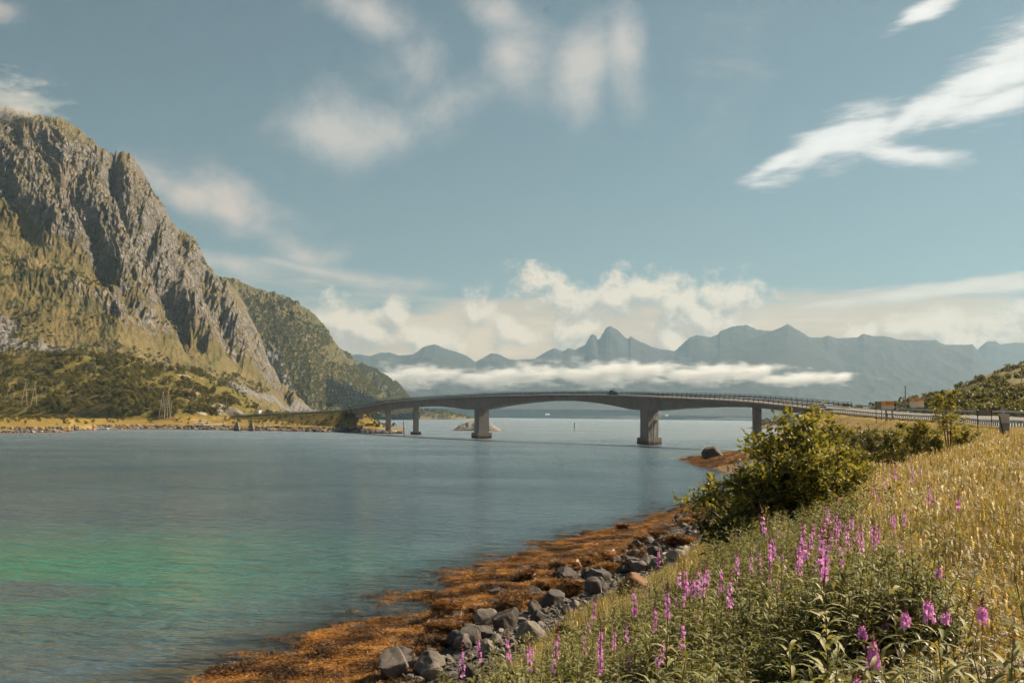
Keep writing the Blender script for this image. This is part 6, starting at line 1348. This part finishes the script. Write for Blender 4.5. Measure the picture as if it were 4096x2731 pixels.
# ------------------------------------------------------------------ old ferry quay blocks, boats, buoys, marks
for k, c in enumerate((948, 1005)):
    b = atz(c, 1722, 0.2); t = empty('quay_block', (b[0], b[1], -.5)); tag(t, 'left tapering concrete block of the old quay' if k == 0 else 'right tapering concrete block of the old quay', 'quay block')
    q = MB(); q.box((0, 0, 1.3), (3.1, 3.2, 3.4)); q.build('base', M_CONC_OLD, t); q = MB(); q.box((-.1, 0, 4.2), (2.5, 2.6, 2.6), None, .62); q.build('top', M_CONC_OLD, t)
b0, b1 = atz(960, 1712, 3.0), atz(996, 1712, 3.0); q = MB(); q.tube([(b0[0], b0[1] + 2, 2.6), (b1[0], b1[1] + 2, 2.6)], .28, 6); tag(q.build('quay_beam', simple_mat('rusty_beam', (.13, .075, .05), .8)), 'rusty beam between the old quay blocks', 'beam')
def boat(col, row, L, label, rz=0.0, out_=False):
    b = atz(col, row, 0.0); t = empty('rowing_boat', (b[0], b[1], -.05), rz); tag(t, label, 'boat')
    S = []
    for f in np.linspace(0, 1, 9):
        x = (f - .5) * L; w = .85 * (1 - max(0, (f - .45) / .55) ** 2.2) * (.8 + .2 * min(1, f * 4)) + .02; z = 1.15 + .35 * max(0, f - .5) ** 1.5 * 2; S.append([(x, -w, z), (x, -w * .8, .25), (x, 0, .02), (x, w * .8, .25), (x, w, z), (x, w * .82, z - .02), (x, 0, .28), (x, -w * .82, z - .02)])
    loft(S, 'hull', paint('boat_white', (.60, .60, .56), .4), t)
    for f in (-.2, .12): q = MB(); q.box((f * L, 0, .55), (.28, 1.4, .05)); q.build('thwart', M_WOOD, t)
    if out_: q = MB(); q.box((-.5 * L - .1, 0, .8), (.3, .35, .7)); q.box((-.5 * L - .1, 0, .35), (.12, .14, .6)); q.build('outboard_motor', paint('motor_white', (.7, .7, .68)), t)
    return t
boat(308, 1713, 6.0, 'pale rowing boat moored close in at the far left beach', .05); boat(412, 1719, 6.2, 'white rowing boat with outboard by the pink buoy', 3.2, True)
def buoy(col, row, r, c, label):
    b = atz(col, row, 0); t = empty('buoy', (b[0], b[1], 0)); tag(t, label, 'buoy'); bm = bmesh.new(); bmesh.ops.create_uvsphere(bm, u_segments=14, v_segments=10, radius=r); me = bpy.data.meshes.new('float'); bm.to_mesh(me); bm.free(); me.materials.append(paint('buoy_' + label.split()[1], c)); me.polygons.foreach_set('use_smooth', [True] * len(me.polygons)); obj('float', me, t, loc=(0, 0, r * .6)); q = MB(); q.tube([(0, 0, r * 1.45), (0, 0, r * 1.85)], r * .2, 8); q.build('eye', M_BLACK, t)
buoy(375, 1720, .75, (.75, .16, .16), 'large pink mooring buoy between the two boats'); buoy(487, 1719, .42, (.75, .22, .06), 'small orange buoy right of the boats'); buoy(502, 1720, .36, (.70, .30, .12), 'smallest orange buoy, rightmost of the three')
# channel mark, pole by pier, islet lamp
b = atz(2297, 1722, 0); t = empty('channel_mark', (b[0], b[1], 0)); tag(t, 'dark channel marker post in the open water under the main span', 'marker'); q = MB(); q.tube([(0, 0, -3), (0, 0, 5.6)], .2, 8); q.build('post', M_BLACK, t); q = MB(); q.box((0, 0, 5.4), (.8, .8, .9)); q.build('top_mark', M_BLACK, t); q = MB(); q.box((.3, 0, 2.6), (.7, .5, .5)); q.build('lamp', M_BLACK, t)
b = atz(1617, 1744, 0); t = empty('mooring_pole', (b[0], b[1], -3)); tag(t, 'thin dark pole leaning in the water beside the slim left pier', 'pole'); q = MB(); q.tube([(0, 0, 0), (-.5, 0, 10.2)], [.22, .15], 8); q.build('pole', M_BLACK, t)
b = at(1946, 1694, 700); t = empty('beacon', (b[0], b[1], b[2] - .6)); tag(t, 'small red and white beacon on the islet', 'beacon'); q = MB(); q.tube([(0, 0, 0), (0, 0, 3.3)], .28, 8); q.build('post', paint('beacon_white', (.7, .62, .58)), t); q = MB(); q.tube([(0, 0, 3.3), (0, 0, 3.7)], [.5, .42], 8); q.build('lamp', paint('beacon_red', (.55, .08, .06)), t); q = MB(); q.tube([(0, 0, 2.4), (-2.4, 0, .2)], .06, 5); q.build('stay', M_BLACK, t)

# ------------------------------------------------------------------ signs
def text_mesh(s, size, mat, italic=False):
    c = bpy.data.curves.new('writing', 'FONT'); c.body = s; c.size = size; c.align_x = 'LEFT'; c.align_y = 'CENTER'; c.fill_mode = 'FRONT'; c.resolution_u = 2
    if italic: c.shear = .3
    o = bpy.data.objects.new('writing', c); dg = bpy.context.evaluated_depsgraph_get(); COL.objects.link(o); dg.update(); me = bpy.data.meshes.new_from_object(o.evaluated_get(dg)); bpy.data.objects.remove(o); me.materials.clear(); me.materials.append(mat); return me
def poly_obj(name, pts, y0, y1, mat, parent): 
    b = MB(); b.prism(pts, y0, y1); return b.build(name, mat, parent)
def writing(parent, s, x, z, size, mat=M_INK, y=-.062, it=False): return obj('writing', text_mesh(s, size, mat, it), parent, loc=(x, y, z), rot=(math.pi / 2, 0, 0))
def sign_base(col, Y, dz=0.0, name='road_sign', turn=0.0):
    x, y = xd(col, Y); return empty(name, (x, y, gz1(x, y) + dz), -math.atan2(x, y) + turn)
def panel_z(col, row, Y, o): return at(col, row, Y)[2] - o.location.z
# arrow board: orange over white, right of it the dark point
t = sign_base(3557, 222); tag(t, 'orange and white arrow shaped direction sign beside the road', 'road sign'); zt, zm, zb = panel_z(3552, 1604, 222, t), panel_z(3552, 1619.5, 222, t), panel_z(3552, 1636, 222, t)
w0, w1, tip = -1.65, 0.95, 1.28
poly_obj('backing', [(w1 - .4, zb - .02), (w1 + .40, zb - .02), (w1 + .40, zt + .02), (w1 - .4, zt + .02)], .0, .05, M_INK, t)
po = poly_obj('orange_panel', [(w0, zm + .02), (w1, zm + .02), (tip, (zt + zm) / 2), (w1, zt), (w0, zt)], -.05, -.005, M_SIGN_O, t); pw = poly_obj('white_panel', [(w0 + .05, zb), (w1, zb), (tip, (zb + zm) / 2), (w1, zm - .02), (w0 + .05, zm - .02)], -.05, -.005, M_SIGN_W, t)
poly_obj('number_badge', [(w0 + .22, zm + .33), (w0 + .74, zm + .33), (w0 + .74, zm + .62), (w0 + .22, zm + .62)], -.056, -.051, M_SIGN_W, po); writing(po, '815', w0 + .26, zm + .475, .26); writing(po, 'Stamsund', w0 + .92, zm + .62, .33); writing(po, 'Valberg', w0 + .92, zm + .28, .33)
for k, x in enumerate((-1.35, -.95, -.5, -.08)):
    pts = [[(0, 0), (.3, 0), (.3, .12), (.15, .22), (0, .12)], [(0, 0), (.3, 0), (.15, .2)], [(0, .05), (.3, .05), (.3, .16), (0, .16)], [(.05, 0), (.25, 0), (.25, .2), (.05, .2)]][k]; poly_obj('symbol', [(x + a, zm - .36 + b_) for a, b_ in pts], -.056, -.051, M_INK, pw)
writing(pw, 'Brustranda', w0 + .18, zb + .24, .34); poly_obj('symbol', [(.45, zb + .3), (.72, zb + .3), (.58, zb + .55)], -.056, -.051, M_INK, pw)
for x in (-.62, .62): q = MB(); q.box((x, .12, zb / 2 - .1), (.30 if x > 0 else .42, .1, zb + .3)); q.build('post', M_GREY_BACK, t)
# board with its back to the camera, left of the arrow
t = sign_base(3512, 228); tag(t, 'grey back of a road sign just left of the orange arrow sign', 'road sign'); zt, zb = panel_z(3512, 1605, 228, t), panel_z(3512, 1637, 228, t); q = MB(); q.box((.15, .05, (zt + zb) / 2), (1.6, .06, zt - zb)); q.build('panel', M_GREY_BACK, t)
for z in (.3, .7): q = MB(); q.box((.15, -.01, zb + (zt - zb) * z), (1.56, .05, .07)); q.build('rib', M_GREY_BACK, t)
for x in (-.4, .8): q = MB(); q.tube([(x, -.06, -.4), (x, -.06, zt - .05)], .06, 8); q.build('post', M_BLACK, t)
# three-row board beyond the road
t = sign_base(3668, 250, 0); tag(t, 'three row board, orange on top and white below, beyond the road', 'road sign'); t.location.z = at(3668, 1660, 250)[2]; zt, z1, z2, zb = [panel_z(3668, r, 250, t) for r in (1595, 1604.5, 1613, 1628)]
hw = 1.68; p1 = poly_obj('orange_panel', [(-hw, z1 + .02), (hw, z1 + .02), (hw, zt), (-hw, zt)], -.05, 0, M_SIGN_O, t); p2 = poly_obj('white_panel', [(-hw, z2 + .02), (hw, z2 + .02), (hw, z1 - .02), (-hw, z1 - .02)], -.05, 0, M_SIGN_W, t); p3 = poly_obj('white_panel', [(-hw, zb), (hw, zb), (hw, z2 - .02), (-hw, z2 - .02)], -.05, 0, M_SIGN_W, t)
def arrow(p, x, z, s): poly_obj('arrow', [(x + a * s, z + b_ * s) for a, b_ in ((0, .15), (.15, 0), (.15, .1), (.42, .0), (.46, .08), (.15, .2), (.15, .3))], -.056, -.051, M_INK, p)
arrow(p1, -1.55, z1 + .17, .8); writing(p1, 'Gimsøy', -.72, (zt + z1) / 2, .32, it=True); poly_obj('number_badge', [(-1.1, z1 + .15), (-.84, z1 + .15), (-.84, z1 + .45), (-1.1, z1 + .45)], -.056, -.051, M_SIGN_W, p1)
arrow(p2, -1.55, z2 + .13, .8); [poly_obj('symbol', [(x + a, z2 + .18 + b_) for a, b_ in q_], -.056, -.051, M_INK, p2) for x, q_ in ((-1.05, [(0, 0), (.26, 0), (.26, .1), (.13, .18), (0, .1)]), (-.65, [(0, 0), (.24, 0), (.12, .18)]))]; writing(p2, 'Hov', -.3, (z1 + z2) / 2, .3, it=True)
arrow(p3, -1.55, zb + .3, .9); [poly_obj('symbol', [(x, zb + .56), (x + .22, zb + .56), (x + .11, zb + .76)], -.056, -.051, M_INK, p3) for x in (-1.0, -.55, -.12)]; writing(p3, 'Lofoten Golf Links', -1.05, zb + .2, .27, M_GREY_BACK)
for x in (-1.0, 1.0): q = MB(); q.box((x, .1, zb / 2 - .6), (.3, .12, zb + 1.3)); q.build('post', M_GREY_BACK, t)
# back of the near board at right and the give-way sign behind it
t = sign_base(3938, 118); tag(t, 'wide grey sign back on two dark posts near the cabinet', 'road sign'); zt, zb = panel_z(3938, 1640, 118, t), panel_z(3938, 1663, 118, t); q = MB(); q.box((0, .05, (zt + zb) / 2), (1.72, .05, zt - zb)); q.build('panel', M_GREY_BACK, t); [poly_obj('rib', [(-.8, zb + (zt - zb) * z), (.8, zb + (zt - zb) * z), (.8, zb + (zt - zb) * z + .05), (-.8, zb + (zt - zb) * z + .05)], -.01, .02, M_GREY_BACK, t) for z in (.15, .5, .82)]
for x in (-.74, .74): q = MB(); q.tube([(x, -.04, -.6), (x, -.04, zt - .02)], .05, 8); q.build('post', M_BLACK, t)
t = sign_base(3953, 205); t.location.z = at(3953, 1655, 205)[2] - .5; tag(t, 'grey backed give way triangle beyond the road', 'road sign'); zt = panel_z(3953, 1616, 205, t); q = MB(); q.prism([(0, zt - .85), (.42, zt), (-.42, zt)], 0, .04); q.build('panel', M_GREY_BACK, t); q = MB(); q.tube([(0, -.03, 0), (0, -.03, zt - .05)], .05, 8); q.build('post', M_BLACK, t)
b = at(1318, 1650, 640); t = empty('road_sign', (b[0], b[1], b[2] - .5)); tag(t, 'brown backed sign on two posts at the left end of the bridge', 'road sign'); q = MB(); q.box((0, 0, 5.2), (3.0, .1, 2.2)); q.build('panel', simple_mat('brown_sign_back', (.15, .115, .085), .7), t)
for x in (-1.15, 1.15): q = MB(); q.tube([(x, -.12, 0), (x, -.12, 6.2)], .09, 8); q.build('post', M_BLACK, t)
# electrical cabinet with leaning stake
M_CAB = simple_mat('grey_cabinet', (.42, .43, .43), .5, .2, .1, 2); x, y = xd(4016, 80); zc_ = at(4016, 1716, 80)[2]; t = empty('cabinet', (x, y, zc_), -math.atan2(x, y)); tag(t, 'grey electrical cabinet with yellow label in the meadow', 'cabinet')
q = MB(); q.box((0, 0, .12), (.72, .42, .9)); q.build('plinth', simple_mat('cabinet_plinth', (.22, .22, .215), .7), t); q = MB(); q.box((0, 0, .84), (.76, .46, .70)); q.build('body', M_CAB, t); q = MB(); q.box((0, 0, 1.21), (.82, .54, .05)); q.build('lid', simple_mat('cabinet_lid', (.42, .42, .42), .5), t); q = MB(); q.box((.03, -.236, .88), (.13, .012, .09)); q.build('warning_label', paint('yellow_label', (.72, .42, .03)), t); q = MB(); q.box((-.27, -.245, .86), (.04, .03, .16)); q.build('handle', M_BLACK, t)
for xx in (-.10, .02): q = MB(); q.tube([(xx, .3, .2), (xx, .3, 1.72)], .03, 6); q.build('pipe', M_STEEL_L, t)
x, y = xd(4005, 76); q = MB(); q.box((0, 0, .55), (.09, .07, 1.75), (0, -.17, 0)); o = q.build('stake', M_BLACK, None, loc=(x, y, zc_ - .35), rot=(0, 0, -math.atan2(x, y))); tag(o, 'dark stake leaning against the grey cabinet', 'stake')

# ------------------------------------------------------------------ houses
def house(col, row, Y, L, Wd, h, roof, wallc, roofc, label, rz=0.0, windows=2):
    b = at(col, row, Y); t = empty('house', (b[0], b[1], b[2] - .5), rz); tag(t, label, 'house'); q = MB(); q.prism([(-Wd / 2, 0), (Wd / 2, 0), (Wd / 2, h), (0, h + roof), (-Wd / 2, h)], -L / 2, L / 2); w = q.build('wall', simple_mat('house_paint_' + str(col), wallc, .7), t, rot=(0, 0, math.pi / 2))
    r = MB()
    for s in (-1, 1): r.box((0, s * Wd / 4 * 1.05, h + roof / 2 + .08), (L + .7, math.hypot(Wd / 2, roof) * 1.12, .16), (s * -math.atan2(roof, Wd / 2), 0, 0))
    r.build('roof', simple_mat('roof_' + str(col), roofc, .7), t)
    for k in range(windows):
        q = MB(); q.box(((k - (windows - 1) / 2) * L / max(windows, 1) * .8, -Wd / 2 - .03, h * .55), (1.1, .08, 1.2)); q.build('window', M_GLASS, t)
    return t
house(3104, 1707, 1060, 13, 8, 4.6, 3.2, (.16, .022, .024), (.22, .21, .22), 'dark red boathouse with grey roof on the right headland', .25, 1)
house(3176, 1702, 1075, 7, 5, 2.5, 1.6, (.3, .29, .27), (.3, .3, .3), 'small grey shed right of the red boathouse', .2, 1)
house(2190, 1660, 6100, 26, 12, 6, 5, (.8, .76, .68), (.6, .55, .5), 'tiny white house left on the far coast', .1, 0); house(2667, 1664, 5400, 16, 10, 5, 4, (.8, .78, .74), (.5, .45, .4), 'tiny white house right on the far coast', .1, 0)
house(1570, 1661, 2750, 12, 8, 5, 3.5, (.16, .12, .10), (.14, .13, .13), 'small brown hut on the wooded headland', .1, 0); house(1733, 1660, 2850, 10, 7, 4, 3, (.8, .78, .72), (.4, .38, .36), 'small white house on the wooded headland', 0, 0)
# ------------------------------------------------------------------ low cloud: bank before the far range, mist on the summit
def cloud_mat(name, dens, sc, thr, soft, cen, rad, col=(1.0, 1.0, 1.0)):
    m, t = new_mat(name); p = t.coord('Object')
    n = t.noise(t.mapping(p, (0, 0, 0), (0, 0, 0), (.7, .7, 1.9)), sc, 6, .62)
    r = t.vmath('LENGTH', t.vmath('DIVIDE', p, rad))
    f = t.math('ADD', t.math('SUBTRACT', 1.0, r), t.math('MULTIPLY', t.math('SUBTRACT', n, .5), 3.6))
    d = t.math('MULTIPLY', t.ss(f, thr, thr + soft), dens)
    v = t.node('ShaderNodeVolumePrincipled'); t.put(v.inputs['Color'], col); t.put(v.inputs['Density'], d); t.put(v.inputs['Anisotropy'], .35)
    out(t, None, v.outputs[0])
    try: m.cycles.volume_step_rate = 0.6
    except Exception: pass
    return m
def puff(name, col, row, Y, rx, ry, rz, dens, sc, label, thr=.12, soft=1.0, tint=(1, 1, 1)):
    c = at(col, row, Y); bm = bmesh.new(); bmesh.ops.create_icosphere(bm, subdivisions=3, radius=1.0)
    for v in bm.verts: v.co = Vector((v.co.x * rx * 1.25, v.co.y * ry * 1.25, v.co.z * rz * 1.25))
    me = bpy.data.meshes.new(name); bm.to_mesh(me); bm.free(); me.materials.append(cloud_mat(name + '_vapour', dens, sc, thr, soft, c, (rx, ry, rz), tint)); o = obj(name, me, None, loc=tuple(c)); stuff(o, label, 'cloud'); return o
puff('low_cloud', 1640, 1500, 6500, 380, 240, 95, .012, .008, 'left patch of low cloud at the foot of the far range')
puff('low_cloud', 2000, 1505, 6500, 480, 240, 80, .012, .007, 'low cloud bank left of the middle peak')
puff('low_cloud', 2420, 1488, 6500, 620, 250, 100, .013, .007, 'thickest low cloud bank below the pointed peak')
puff('low_cloud', 2850, 1490, 6500, 560, 240, 85, .012, .007, 'low cloud bank right of the pointed peak')
puff('low_cloud', 3200, 1512, 6500, 440, 220, 52, .011, .008, 'tapering right end of the low cloud bank')
puff('summit_mist', 30, 425, 1480, 85, 60, 55, .012, .035, 'thin mist on the summit at the top left', .1, .9)
# ------------------------------------------------------------------ the air over the fjord
mh, th = new_mat('air')
pv = th.node('ShaderNodeVolumePrincipled'); th.put(pv.inputs['Color'], (0.32, 0.48, 0.61)); th.put(pv.inputs['Density'], 0.000068); th.put(pv.inputs['Anisotropy'], 0.2)
out(th, None, pv.outputs[0])
hz = MB(); hz.box((1500, 5600, 682), (22000, 14000, 1634))
hz.v = [(x, y, max(z, -135.0)) for x, y, z in hz.v]
ho = hz.build('haze', mh); ho['kind'] = 'stuff'; ho['label'] = 'thin summer haze over the fjord'
